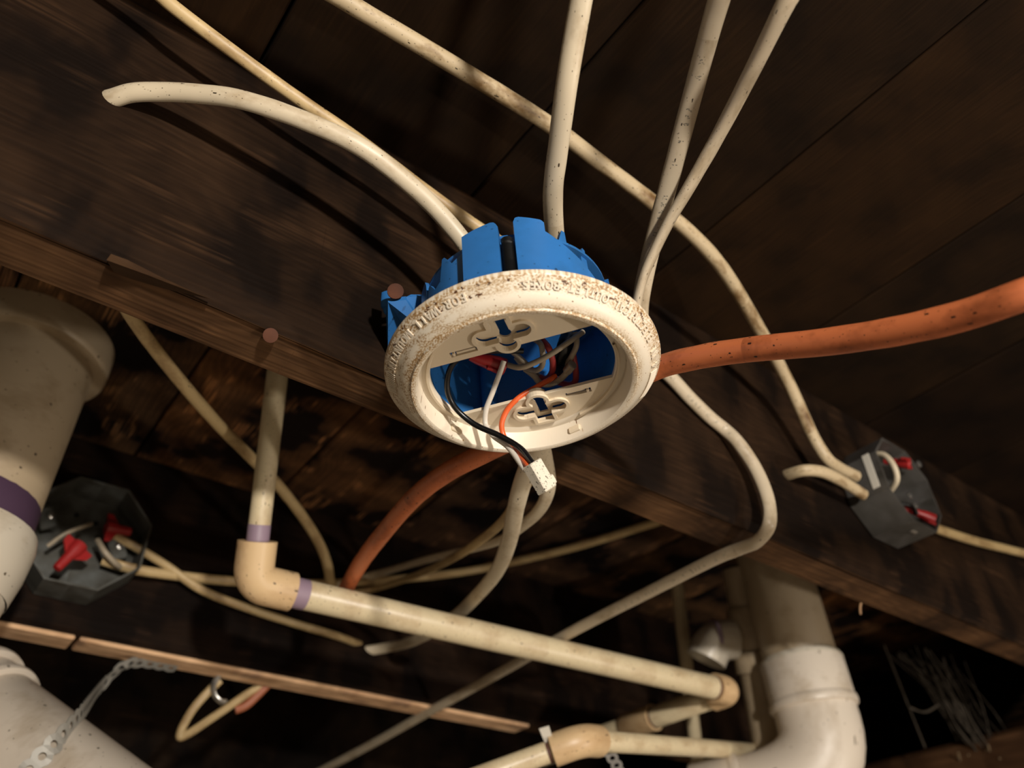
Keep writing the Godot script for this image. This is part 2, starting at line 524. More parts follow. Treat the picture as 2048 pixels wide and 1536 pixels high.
func build_setting() -> void:
	var conc := rough_metal(Color(0.66, 0.62, 0.56), Color(0.48, 0.44, 0.39), 0.95, 0.0, 61)  # pale concrete out of view, toned to bounce lamp light upward
	conc.uv1_scale = Vector3(0.8, 0.8, 0.8)
	var f := st0()
	bevel_box(f, Vector3(6.0, 0.1, 5.6), 0.002, Transform3D(Basis(), Vector3(0.6, -0.05, -0.6)))
	structure(put("floor", f, conc), "unseen pale concrete floor below the frame, toned to bounce light up")
	for k in 4:
		var w := st0()
		var size: Vector3 = [Vector3(0.1, 1.6, 5.6), Vector3(0.1, 1.6, 5.6), Vector3(6.2, 1.6, 0.1), Vector3(6.2, 1.6, 0.1)][k]
		var at: Vector3 = [Vector3(-2.4, 0.8, -0.6), Vector3(3.6, 0.8, -0.6), Vector3(0.6, 0.8, -3.4), Vector3(0.6, 0.8, 2.2)][k]
		bevel_box(w, size, 0.002, Transform3D(Basis(), at))
		structure(put("wall_" + ["left", "right", "far", "near"][k], w, conc), "unseen concrete wall around the crawl space, toned to bounce light")

	# the floor boards overhead, each a board of its own, running across the joists
	var ceil_node := Node3D.new()
	ceil_node.name = "ceiling"
	structure(ceil_node, "underside of dark floor boards running across the joists")
	ceil_node.set_meta("category", "ceiling")
	add_child(ceil_node)
	var top := W(0, 0.455, 0).y
	var rng := RandomNumberGenerator.new()
	rng.seed = 9
	var pitch := 0.161
	var n := 0
	for k in range(-10, 22):
		var x0 := 0.205 + k * pitch
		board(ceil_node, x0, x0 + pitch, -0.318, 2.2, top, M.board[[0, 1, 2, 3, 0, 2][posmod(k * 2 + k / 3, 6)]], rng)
	for k in range(-14, 22):
		var x0 := -0.032 + k * 0.1485
		board(ceil_node, x0, x0 + 0.1485, -3.4, -0.318, top, M.lit_board[posmod(k * 2 + k / 2, 3)], rng)
	var cap := st0()
	bevel_box(cap, Vector3(6.2, 0.05, 5.8), 0.002, Transform3D(Basis(), Vector3(0.6, top + 0.046, -0.6)))
	put("subfloor", cap, plain(Color(0.10, 0.07, 0.05), 0.9), ceil_node)

	# the sill on the far foundation, under the joists' ends
	var s := st0()
	bevel_box(s, Vector3(0.14, 0.13, 5.5), 0.006, Transform3D(Basis(), W(1.215, 0.27 - 0.066, -0.6)), 2.0)
	var sm: StandardMaterial3D = M.strip.duplicate()
	sm.albedo_color = Color(0.36, 0.30, 0.25)
	sm.heightmap_enabled = false
	sm.uv1_triplanar = true
	sm.uv1_scale = Vector3(2, 2, 2)
	var sill := put("trim_1", s, sm)
	structure(sill, "dusty wooden sill beam crossing under the far ends of the joists")
	var fw := st0()
	bevel_box(fw, Vector3(0.12, 1.09, 5.5), 0.004, Transform3D(Basis(), Vector3(1.235, 0.545, -0.6)), 2.0)
	structure(put("wall_foundation", fw, conc), "foundation wall under the sill beam")


func board(parent: Node, x0: float, x1: float, z0: float, z1: float, y: float, m: Material, rng: RandomNumberGenerator) -> void:
	var st := st0()
	var low := y + rng.randf_range(0.0, 0.0015)
	var gap := rng.randf_range(0.0006, 0.0014)
	var c := 0.0012
	var u0 := rng.randf_range(0.05, 0.95)
	var flip := rng.randf() < 0.5
	var cuts := [z0]   # the grain picture is mirrored at whole numbers of u
	var step := 0.52
	var zc := z0 + fposmod(u0, 1.0) * step
	while zc < z1 - 0.01:
		if zc > z0 + 0.01: cuts.append(zc)
		zc += step
	cuts.append(z1)
	for i in cuts.size() - 1:
		var za: float = cuts[i]
		var zb: float = cuts[i + 1]
		var ua := pingpong(u0 + (za - z0) / step + (1.0 - 2.0 * fposmod(u0, 1.0)), 1.0)
		var ub := pingpong(u0 + (zb - z0) / step + (1.0 - 2.0 * fposmod(u0, 1.0)), 1.0)
		var prof := [Vector2(x0 + gap, low + 0.02), Vector2(x0 + gap, low + c), Vector2(x0 + gap + c, low), Vector2(x1 - gap - c, low), Vector2(x1 - gap, low + c), Vector2(x1 - gap, low + 0.02)]
		for k in prof.size() - 1:
			var a: Vector2 = prof[k]
			var b: Vector2 = prof[k + 1]
			var nn := Vector3((b - a).y, -(b - a).x, 0).normalized()
			var va := clampf(0.01 + (a.x - x0) / 0.165, 0.005, 0.995)
			var vb := clampf(0.01 + (b.x - x0) / 0.165, 0.005, 0.995)
			if flip:
				va = 1.0 - va
				vb = 1.0 - vb
			quad(st, [Vector3(a.x, a.y, za), Vector3(b.x, b.y, za), Vector3(b.x, b.y, zb), Vector3(a.x, a.y, zb)], [nn, nn, nn, nn], [Vector2(ua, va), Vector2(ua, vb), Vector2(ub, vb), Vector2(ub, va)])
	put("floor_board", st, m, parent)


# a rough joist along x: section (z, y) with worn arrises and, when asked, the long split in its underside
func joist_mesh(x0: float, x1: float, zf: float, zb: float, y0: float, y1: float, split: float, s: int, side: Color, under: Color) -> SurfaceTool:
	var st := st0()
	var nz := noise(s, 9.0, 3)
	var prof := [Vector2(zf, y1), Vector2(zf, y0 + 0.10), Vector2(zf, y0 + 0.05), Vector2(zf, y0 + 0.016), Vector2(zf - 0.0015, y0 + 0.005), Vector2(zf - 0.006, y0)]
	if split != 0.0:
		prof.append_array([Vector2(split + 0.0010, y0), Vector2(split, y0 + 0.007), Vector2(split - 0.0008, y0 + 0.0008)])
	prof.append_array([Vector2(lerpf(zf, zb, 0.7), y0), Vector2(zb + 0.004, y0), Vector2(zb, y0 + 0.004), Vector2(zb, y1)])
	var run := [0.0]
	for k in range(1, prof.size()): run.append(run[k - 1] + prof[k].distance_to(prof[k - 1]))
	var steps := int((x1 - x0) / 0.022)
	var rows := []
	for i in steps + 1:
		var x := lerpf(x0, x1, float(i) / steps)
		var row := []
		for k in prof.size():
			var q: Vector2 = prof[k]
			var amp := 0.0 if k == 0 or k == prof.size() - 1 else (0.0011 if k > 2 else 0.0006)
			var p := Vector3(x, q.y + amp * nz.get_noise_2d(x * 0.5, k * 0.4), q.x + amp * nz.get_noise_2d(x * 0.5, k * 0.4 + 40.0))
			row.append(p)
		rows.append(row)
	for i in steps:
		for k in prof.size() - 1:
			var d: Vector2 = prof[k + 1] - prof[k]
			var n := Vector3(0, d.x, -d.y).normalized()
			if k == 0: n = Vector3(0, 0, 1)
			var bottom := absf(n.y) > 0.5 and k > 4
			st.set_color(under if bottom else side)  # underside tinted lighter than the sides, standing in for light from below
			var ua := pingpong(float(i + s * 5) / 22.0, 1.0)
			var ub := pingpong(float(i + 1 + s * 5) / 22.0, 1.0)
			quad(st, [rows[i][k], rows[i + 1][k], rows[i + 1][k + 1], rows[i][k + 1]], [n, n, n, n], [Vector2(ua, run[k] * 3.6), Vector2(ub, run[k] * 3.6), Vector2(ub, run[k + 1] * 3.6), Vector2(ua, run[k + 1] * 3.6)])
	return st


func build_joists() -> void:
	var y0 := W(0, 0.27, 0).y
	var y1 := W(0, 0.4555, 0).y
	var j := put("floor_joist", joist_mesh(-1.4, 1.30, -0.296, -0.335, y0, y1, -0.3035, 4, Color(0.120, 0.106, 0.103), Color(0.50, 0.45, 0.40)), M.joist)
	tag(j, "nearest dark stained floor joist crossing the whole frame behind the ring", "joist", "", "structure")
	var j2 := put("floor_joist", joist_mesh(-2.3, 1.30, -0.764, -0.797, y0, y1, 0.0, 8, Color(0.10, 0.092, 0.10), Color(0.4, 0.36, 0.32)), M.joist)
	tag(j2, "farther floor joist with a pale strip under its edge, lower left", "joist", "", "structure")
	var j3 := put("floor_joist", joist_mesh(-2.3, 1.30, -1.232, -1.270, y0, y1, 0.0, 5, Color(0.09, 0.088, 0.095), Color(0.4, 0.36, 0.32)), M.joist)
	tag(j3, "farthest floor joist lost in the dark behind the strip", "joist", "", "structure")

	# the strip under the second joist, its colour raised in place of low light
	for part in [[-1.2, 0.116, "short piece of strip brightened for low light under the farther joist, left of its break"], [0.120, 0.62, "long piece of strip brightened for low light under the farther joist, right of the break"]]:
		var s := st0()
		bevel_box(s, Vector3(part[1] - part[0], 0.004, 0.029), 0.0012, Transform3D(Basis(), W((part[0] + part[1]) / 2, 0.2685, -0.781)), 3.0)
		single("wood_strip", s, M.strip, part[2], "wood strip", "pale strips under the farther joist")

	# a flake of bark wood standing off the joist's lower arris
	var b := st0()
	var pts := [Vector3(0.0096, 1.2154, -0.2955), Vector3(0.0103, 1.2198, -0.2955), Vector3(0.0173, 1.2201, -0.2952), Vector3(0.0344, 1.2185, -0.2954), Vector3(0.0556, 1.2180, -0.2955), Vector3(0.0368, 1.2205, -0.3040), Vector3(0.0238, 1.2198, -0.3055), Vector3(0.0147, 1.2192, -0.3055)]
	var mid := Vector3.ZERO
	for p: Vector3 in pts: mid += p / pts.size()
	mid += Vector3(0, -0.0012, 0.0022)
	for k in pts.size():
		var a: Vector3 = pts[k]
		var c: Vector3 = pts[(k + 1) % pts.size()]
		face4(b, a, c, mid, mid, mid + Vector3(0, 0.01, -0.01))
		face4(b, a, c, c + Vector3(0, 0.002, -0.002), a + Vector3(0, 0.002, -0.002), mid)
	var fm: StandardMaterial3D = M.strip.duplicate()
	fm.albedo_color = Color(0.31, 0.265, 0.22)
	var flake := put("wood_flake", b, fm)
	tag(flake, "lifted splinter on the lower edge of the nearest joist, left of the ring", "splinter")


# ------------------------------------------------------------------ detector ring

func ring_frame() -> Transform3D:
	return Transform3D(Basis(Vector3(0.999386, 0.035041, -0.000000), Vector3(-0.035029, 0.999025, -0.026865), Vector3(-0.000941, 0.026849, 0.999639)), Vector3(0.1932, 1.1982, -0.2336))

func polar(deg: float, r: float, y: float) -> Vector3:
	var a := deg_to_rad(deg)
	return Vector3(r * cos(a), y, -r * sin(a))

func build_detector_ring() -> void:
	var t := thing("detector_mounting_ring", "round white dirt-speckled mounting ring under the blue box", "mounting ring")
	t.transform = ring_frame()
	var st := st0()
	var prof := [Vector2(0.0455, 0.0015), Vector2(0.0455, -0.0008), Vector2(0.0458, -0.001), Vector2(0.0503, -0.001), Vector2(0.0506, -0.0014), Vector2(0.0516, -0.0098), Vector2(0.0520, -0.0108), Vector2(0.0528, -0.0112), Vector2(0.0545, -0.0112),
		Vector2(0.0549, -0.0108), Vector2(0.0551, -0.0103), Vector2(0.0560, -0.0101), Vector2(0.0585, -0.0087), Vector2(0.0606, -0.0072), Vector2(0.0609, -0.0066), Vector2(0.0668, -0.0020), Vector2(0.0675, -0.0010), Vector2(0.0675, 0.0008), Vector2(0.0670, 0.0013), Vector2(0.0455, 0.0015)]
	lathe(st, prof, 160, Transform3D(), Vector2(0.045, 0.0675))
	put("rim", st, M.ring, t)

	# inner ledge, a thin raised rib inside the recess
	for span in [[-62, 12], [98, 192]]:
		var rib := st0()
		lathe(rib, [Vector2(0.0463, -0.001), Vector2(0.0463, -0.0026), Vector2(0.0474, -0.0026), Vector2(0.0474, -0.001)], 60, Transform3D(), Vector2.ZERO, deg_to_rad(span[0]), deg_to_rad(span[1]))
		put("inner_rib", rib, M.ring_plain, t)

	var key := PackedVector2Array(disc_poly(Vector2(0, 31), 5.2, 24))
	for c in [[Vector2(-9, 31.5), 4.4], [Vector2(9, 31.5), 4.4], [Vector2(0, 24.2), 4.4]]:
		key = Geometry2D.merge_polygons(key, disc_poly(c[0], c[1], 24))[0]
	key = Geometry2D.merge_polygons(key, rect_poly(Vector2(0, 31.5), 18, 8.6))[0]
	key = Geometry2D.merge_polygons(key, rect_poly(Vector2(0, 38), 9, 8))[0]
	var wall: PackedVector2Array = Geometry2D.offset_polygon(key, 1.7, Geometry2D.JOIN_ROUND)[0]
	var seg := PackedVector2Array()
	for k in 41:
		var a := lerpf(asin(20.7 / 50.4), PI - asin(20.7 / 50.4), k / 40.0)
		seg.append(Vector2(cos(a), sin(a)) * 50.4)
	var plate: PackedVector2Array = Geometry2D.merge_polygons(seg, Geometry2D.intersect_polygons(wall, rect_poly(Vector2(0, 25), 60, 30))[0])[0]
	var slot := rect_poly(Vector2(21.5, 26.0), 13.5, 3.4)
	var hole := Geometry2D.merge_polygons(rect_poly(Vector2(0, 33), 4.6, 13), disc_poly(Vector2(0, 27.5), 2.9))[0]
	for turn in 2:
		var sgn := 1.0 if turn == 0 else -1.0
		# columns of the frame: along the chord, up, across the chord
		var xf := Transform3D(Basis(Vector3(0.57, 0, 0.82) * 0.001 * sgn, Vector3.UP * 0.001, Vector3(0.82, 0, -0.57) * 0.001 * sgn), Vector3.ZERO)
		var p := st0()
		for band in [[-60, 0], [0, 21.5], [21.5, 60]]:
			var strip := rect_poly(Vector2((band[0] + band[1]) / 2.0, 30), band[1] - band[0], 60)
			for a in Geometry2D.intersect_polygons(plate, strip):
				for b in Geometry2D.clip_polygons(a, key):
					for c in Geometry2D.clip_polygons(b, slot):
						prism(p, c, -0.9, 0.9, xf)
		var o := put("mounting_plate", p, M.ring_plain, t)
		var r := st0()
		for band in [[-60, 0], [0, 60]]:
			var strip := rect_poly(Vector2((band[0] + band[1]) / 2.0, 30), band[1] - band[0], 60)
			for a in Geometry2D.intersect_polygons(Geometry2D.intersect_polygons(wall, disc_poly(Vector2.ZERO, 49.5, 90))[0], strip):
				for b in Geometry2D.clip_polygons(a, key):
					prism(r, b, -2.3, -0.7, xf)
		put("keyhole_rim", r, M.ring_plain, o)
		var f := st0()
		for band in [[-60, 0], [0, 60]]:
			var strip := rect_poly(Vector2((band[0] + band[1]) / 2.0, 30), band[1] - band[0], 60)
			for a in Geometry2D.intersect_polygons(Geometry2D.offset_polygon(key, 0.6)[0], strip):
				for b in Geometry2D.clip_polygons(a, hole):
					prism(f, b, 2.6, 3.6, xf)
		put("keyhole_floor", f, M.ring_plain, o)
		var l := st0()   # the sprung tongue in the latch slot
		bevel_box(l, Vector3(9.6, 1.2, 1.5), 0.2, xf * Transform3D(Basis(), Vector3(20.4, 0.4, 25.4)))
		bevel_box(l, Vector3(1.2, 2.4, 2.0), 0.2, xf * Transform3D(Basis(), Vector3(26.4, -0.3, 26.0)))
		put("latch_tongue", l, M.ring_plain, o)

	# raised lettering and ribs on the sloping band
	var txt := st0()
	arc_text(txt, "4 IN. ELECTRICAL OUTLET BOXES", 318.0, 3.05)
	arc_text(txt, "FOR WALL MOUNTING", 208.0, 3.4)
	put("lettering", txt, M.ring, t)
	var ribs := st0()
	for k in 34:
		var deg := 322.0 + k * 0.85
		if k > 22: deg = 137.0 + (k - 22) * 1.3
		var a := polar(deg, 0.0622, -0.0060)
		var b := polar(deg + 0.25, 0.0658, -0.0032)
		tube(ribs, [a, b], 0.0006, 0.0006, Vector3.UP, 6, 1)
	put("grip_ribs", ribs, M.ring, t)
	for deg in [20.0, 96.0, 190.0, 292.0]:
		var lugs := st0()
		var c := polar(deg, 0.0508, -0.0062)
		bevel_box(lugs, Vector3(0.0022, 0.0035, 0.007), 0.0006, Transform3D(Basis(Vector3.UP, deg_to_rad(deg)), c))
		put("twist_lug", lugs, M.ring_plain, t)


func arc_text(st: SurfaceTool, text: String, start: float, step: float) -> void:
	var font := SystemFont.new()
	font.font_names = PackedStringArray(["Droid Sans"])
	font.font_weight = 700
	for i in text.length():
		if text[i] == " ": continue
		var deg := start - i * step
		var tm := TextMesh.new()
		tm.text = text[i]
		tm.font = font
		tm.font_size = 32
		tm.pixel_size = 0.000165
		tm.depth = 0.0012
		tm.curve_step = 4.0
		var a := deg_to_rad(deg)
		var x := Vector3(sin(a), 0, cos(a))
		var up := (Vector3(-cos(a), 0, sin(a)) * 0.79 + Vector3.DOWN * 0.61).normalized()
		var xf := Transform3D(Basis(x, up, x.cross(up)), polar(deg, 0.0637, -0.0044))
		st.append_from(tm, 0, xf)


# ------------------------------------------------------------------ blue box

func wall_top(deg: float) -> float:
	var k := [[0, .047], [164, .047], [166, .043], [168, .030], [170.2, .0385], [171.8, .0385], [178, .0305], [183, .0325], [185.0, .0465], [187.0, .0465], [193, .0385], [202.9, .0415], [203, .0475], [219.5, .0506], [221.5, .0500], [222.9, .0468], [223, .0405], [230.9, .0405],
		[231, .0480], [231.9, .0508], [233.5, .0516], [245.5, .0502], [246.9, .0485], [247, .0450], [268, .0305], [284, .0165], [300, .012], [306, .047], [360, .047]]
	for i in k.size() - 1:
		if deg <= k[i + 1][0]:
			return lerpf(k[i][1], k[i + 1][1], (deg - k[i][0]) / maxf(k[i + 1][0] - k[i][0], 0.001))
	return 0.02

func wall_radius(deg: float) -> float:
	if deg > 202.95 and deg < 222.95: return 0.0535
	if deg >= 222.95 and deg <= 230.95: return 0.0488
	if deg > 230.95 and deg < 246.95: return 0.0540
	if deg >= 246.95 and deg < 290.0: return 0.0522
	return 0.0498

func build_blue_box() -> void:
	var t := thing("electrical_box", "blue plastic round ceiling box on the side of the nearest joist", "electrical box")
	t.transform = ring_frame()
	var degs := []
	for k in 361: degs.append(float(k))
	for d in [202.9, 203.1, 222.9, 223.1, 230.9, 231.1, 246.9, 247.1, 171.5, 186.2, 188.5]: degs.append(d)
	degs.sort()
	var st := st0()
	for i in degs.size() - 1:
		var a: float = degs[i]
		var b: float = degs[i + 1]
		if b - a < 0.01: continue
		var ra := wall_radius(a)
		var rb := wall_radius(b)
		var ha := wall_top(a)
		var hb := wall_top(b)
		var na := polar(a, 1, 0)
		var nb := polar(b, 1, 0)
		if absf(ra - rb) > 0.0004:   # a step from rib to wall
			na = polar(a, 1, 0).cross(Vector3.UP) * signf(ra - rb) * -1.0
			nb = na
		var uv := [Vector2.ZERO, Vector2.ZERO, Vector2.ZERO, Vector2.ZERO]
		quad(st, [polar(a, ra, 0.0014), polar(b, rb, 0.0014), polar(b, rb, hb), polar(a, ra, ha)], [na, nb, nb, na], uv)
		quad(st, [polar(a, 0.0474, 0.0014), polar(b, 0.0474, 0.0014), polar(b, 0.0474, hb), polar(a, 0.0474, ha)], [-na, -nb, -nb, -na], uv)
		face4(st, polar(a, ra, ha), polar(b, rb, hb), polar(b, 0.0474, hb), polar(a, 0.0474, ha), polar(a, 0.048, 0.0), uv)
	put("wall", st, M.blue, t)
	var roof := st0()
	var prof := [Vector2(0.0, 0.0445), Vector2(0.0478, 0.0445), Vector2(0.0478, 0.0462), Vector2(0.0, 0.0462)]
	lathe(roof, prof, 64, Transform3D())
	put("back_plate", roof, M.blue, t)
	for deg in [75.0, 255.0]:   # the two screw bosses inside
		var inner := st0()
		var c := polar(deg, 0.0435, 0.0)
		lathe(inner, [Vector2(0.0, 0.006), Vector2(0.0042, 0.006), Vector2(0.0046, 0.044), Vector2(0.0, 0.044)], 16, Transform3D(Basis(), c))
		put("screw_boss", inner, M.blue, t)
	var teeth := st0()   # blade ribs that stand behind the sloping web
	for d in [[259.5, 0.0520, 0.0560], [276.0, 0.0470, 0.0515]]:
		var a: float = d[0]
		var lo := polar(a, 0.0440, 0.012)
		for q in [[a, a + 6.5]]:
			var p0 := polar(q[0], 0.0462, 0.010)
			var p1 := polar(q[1], 0.0462, 0.010)
			var p2 := polar(q[1] - 1.0, 0.0462, d[2])
			var p3 := polar(q[0] + 3.2, 0.0462, d[2] + 0.0005)
			var p4 := polar(q[0], 0.0462, d[1] - 0.004)
			for off in [Vector3.ZERO]:
				var back := polar(a + 3.0, -0.003, 0)
				var c := (p0 + p1 + p2 + p3) / 4.0 + back * 0.5
				face4(teeth, p0, p1, p2, p4, c)
				face4(teeth, p4, p2, p3, p3, c)
				face4(teeth, p0 + back, p1 + back, p2 + back, p4 + back, c)
				face4(teeth, p4 + back, p2 + back, p3 + back, p3 + back, c)
				face4(teeth, p1, p2, p2 + back, p1 + back, c)
				face4(teeth, p2, p3, p3 + back, p2 + back, c)
				face4(teeth, p3, p4, p4 + back, p3 + back, c)
				face4(teeth, p4, p0, p0 + back, p4 + back, c)
	put("clamp_tooth", teeth, M.blue, t)

	# the nail bracket reaching to the joist
	var inv := ring_frame().affine_inverse()
	var br := st0()
	var arm := [inv * Vector3(0.1407, 1.2418, -0.2620), inv * Vector3(0.1435, 1.2453, -0.2620), inv * Vector3(0.1618, 1.2523, -0.2580), inv * Vector3(0.1760, 1.2449, -0.2620), inv * Vector3(0.1542, 1.2305, -0.2680)]
	solid_poly(br, arm, inv.basis * Vector3(0.0, 0.002, -0.020))
	put("bracket_arm", br, M.blue, t)
	var pl := st0()
	solid_poly(pl, [inv * Vector3(0.1338, 1.2391, -0.2680), inv * Vector3(0.1409, 1.2398, -0.2620), inv * Vector3(0.1543, 1.2269, -0.2640), inv * Vector3(0.1724, 1.2348, -0.2920), inv * Vector3(0.1500, 1.2312, -0.2945), inv * Vector3(0.1417, 1.2429, -0.2840)], inv.basis * Vector3(0, 0.003, -0.0005))
	put("bracket_plate", pl, M.blue, t)
	var g := st0()   # the open guide that holds the nail
	tube(g, [inv * Vector3(0.1375, 1.2553, -0.2760), inv * Vector3(0.1384, 1.2484, -0.2770), inv * Vector3(0.1402, 1.2447, -0.2780), inv * Vector3(0.1435, 1.2448, -0.2790), inv * Vector3(0.1467, 1.2477, -0.2790), inv * Vector3(0.1471, 1.2508, -0.2780), inv * Vector3(0.1472, 1.2538, -0.2770)], 0.0085, 0.0022, inv.basis * Vector3(-0.2, 1.0, 0.2), 12, 6)
	put("nail_guide", g, M.blue, t)


# a flat polygon given in space, thickened by a vector
func solid_poly(st: SurfaceTool, p: Array, d: Vector3) -> void:
	var c := Vector3.ZERO
	for q: Vector3 in p: c += q / p.size()
	c += d * 0.5
	for k in range(1, p.size() - 1):
		face4(st, p[0], p[k], p[k + 1], p[k + 1], c, [Vector2.ZERO, Vector2.ZERO, Vector2.ZERO, Vector2.ZERO])
		face4(st, p[0] + d, p[k] + d, p[k + 1] + d, p[k + 1] + d, c, [Vector2.ZERO, Vector2.ZERO, Vector2.ZERO, Vector2.ZERO])
	for k in p.size():
		var q: Vector3 = p[(k + 1) % p.size()]
		face4(st, p[k], q, q + d, p[k] + d, c, [Vector2.ZERO, Vector2.ZERO, Vector2.ZERO, Vector2.ZERO])


func build_harness() -> void:
	var t := thing("wire_harness", "white plug on black, orange and white wires hanging out of the ring", "wire harness")
	var axis_a := Vector3(0.2030, 1.1513, -0.2412)
	var axis_b := Vector3(0.2111, 1.1424, -0.2422)
	var y := (axis_b - axis_a).normalized()
	# the broad speckled side looks up to the right, the narrow side to the lower left
	var side := (Vector3(0.794648, -0.025842, 0.606520) * 0.75 + Vector3(-0.361299, 0.782753, 0.506716) * 0.66).normalized()
	var x := (Vector3(-0.487850, -0.621796, 0.612676) + side * 1.05)
	x = (x - y * x.dot(y)).normalized()
	var z := x.cross(y).normalized()
	var far_side := 1.0 if z.dot(side) > 0.0 else -1.0
	var len := axis_a.distance_to(axis_b) * 1.22
	var xf := Transform3D(Basis(x, y, z), (axis_a + axis_b) * 0.5)
	var c := st0()
	bevel_box(c, Vector3(0.0062, len, 0.0082), 0.0004, xf, 60.0)
	put("plug", c, M.connector, t)
	var k := st0()
	bevel_box(k, Vector3(0.0056, len * 0.30, 0.0020), 0.0005, xf * Transform3D(Basis(), Vector3(0.0002, len * 0.28, 0.0048 * far_side)), 60.0)
	put("latch_tab", k, M.connector, t)
	var b := st0()
	tube(b, [Vector3(0.1939, 1.2120, -0.2337), Vector3(0.1800, 1.2100, -0.2408), Vector3(0.1691, 1.2080, -0.2491), Vector3(0.1661, 1.2040, -0.2563), Vector3(0.1697, 1.1980, -0.2655), Vector3(0.1776, 1.1930, -0.2707), Vector3(0.1881, 1.1860, -0.2694), Vector3(0.1976, 1.1760, -0.2591), Vector3(0.2039, 1.1670, -0.2514), Vector3(0.2044, 1.1525, -0.2421)], 0.0030, 0.0030, Vector3.UP, 12)
	put("black_wire", b, M.black, t)
	var o := st0()
	tube(o, [Vector3(0.2202, 1.2120, -0.2394), Vector3(0.2121, 1.2050, -0.2452), Vector3(0.2051, 1.1990, -0.2526), Vector3(0.2027, 1.1940, -0.2598), Vector3(0.2029, 1.1880, -0.2645), Vector3(0.2058, 1.1820, -0.2661), Vector3(0.2061, 1.1710, -0.2582), Vector3(0.2040, 1.1528, -0.2455)], 0.0029, 0.0029, Vector3.UP, 12)
	put("orange_wire", o, M.orange_wire, t)
	var w := st0()
	tube(w, [Vector3(0.1893, 1.2100, -0.2437), Vector3(0.1897, 1.2060, -0.2472), Vector3(0.1923, 1.2000, -0.2577), Vector3(0.1944, 1.1950, -0.2663), Vector3(0.1973, 1.1900, -0.2708), Vector3(0.1992, 1.1820, -0.2675), Vector3(0.2026, 1.1720, -0.2597), Vector3(0.2046, 1.1535, -0.2492)], 0.0028, 0.0028, Vector3.UP, 12)
	put("white_wire", w, M.white_wire, t)


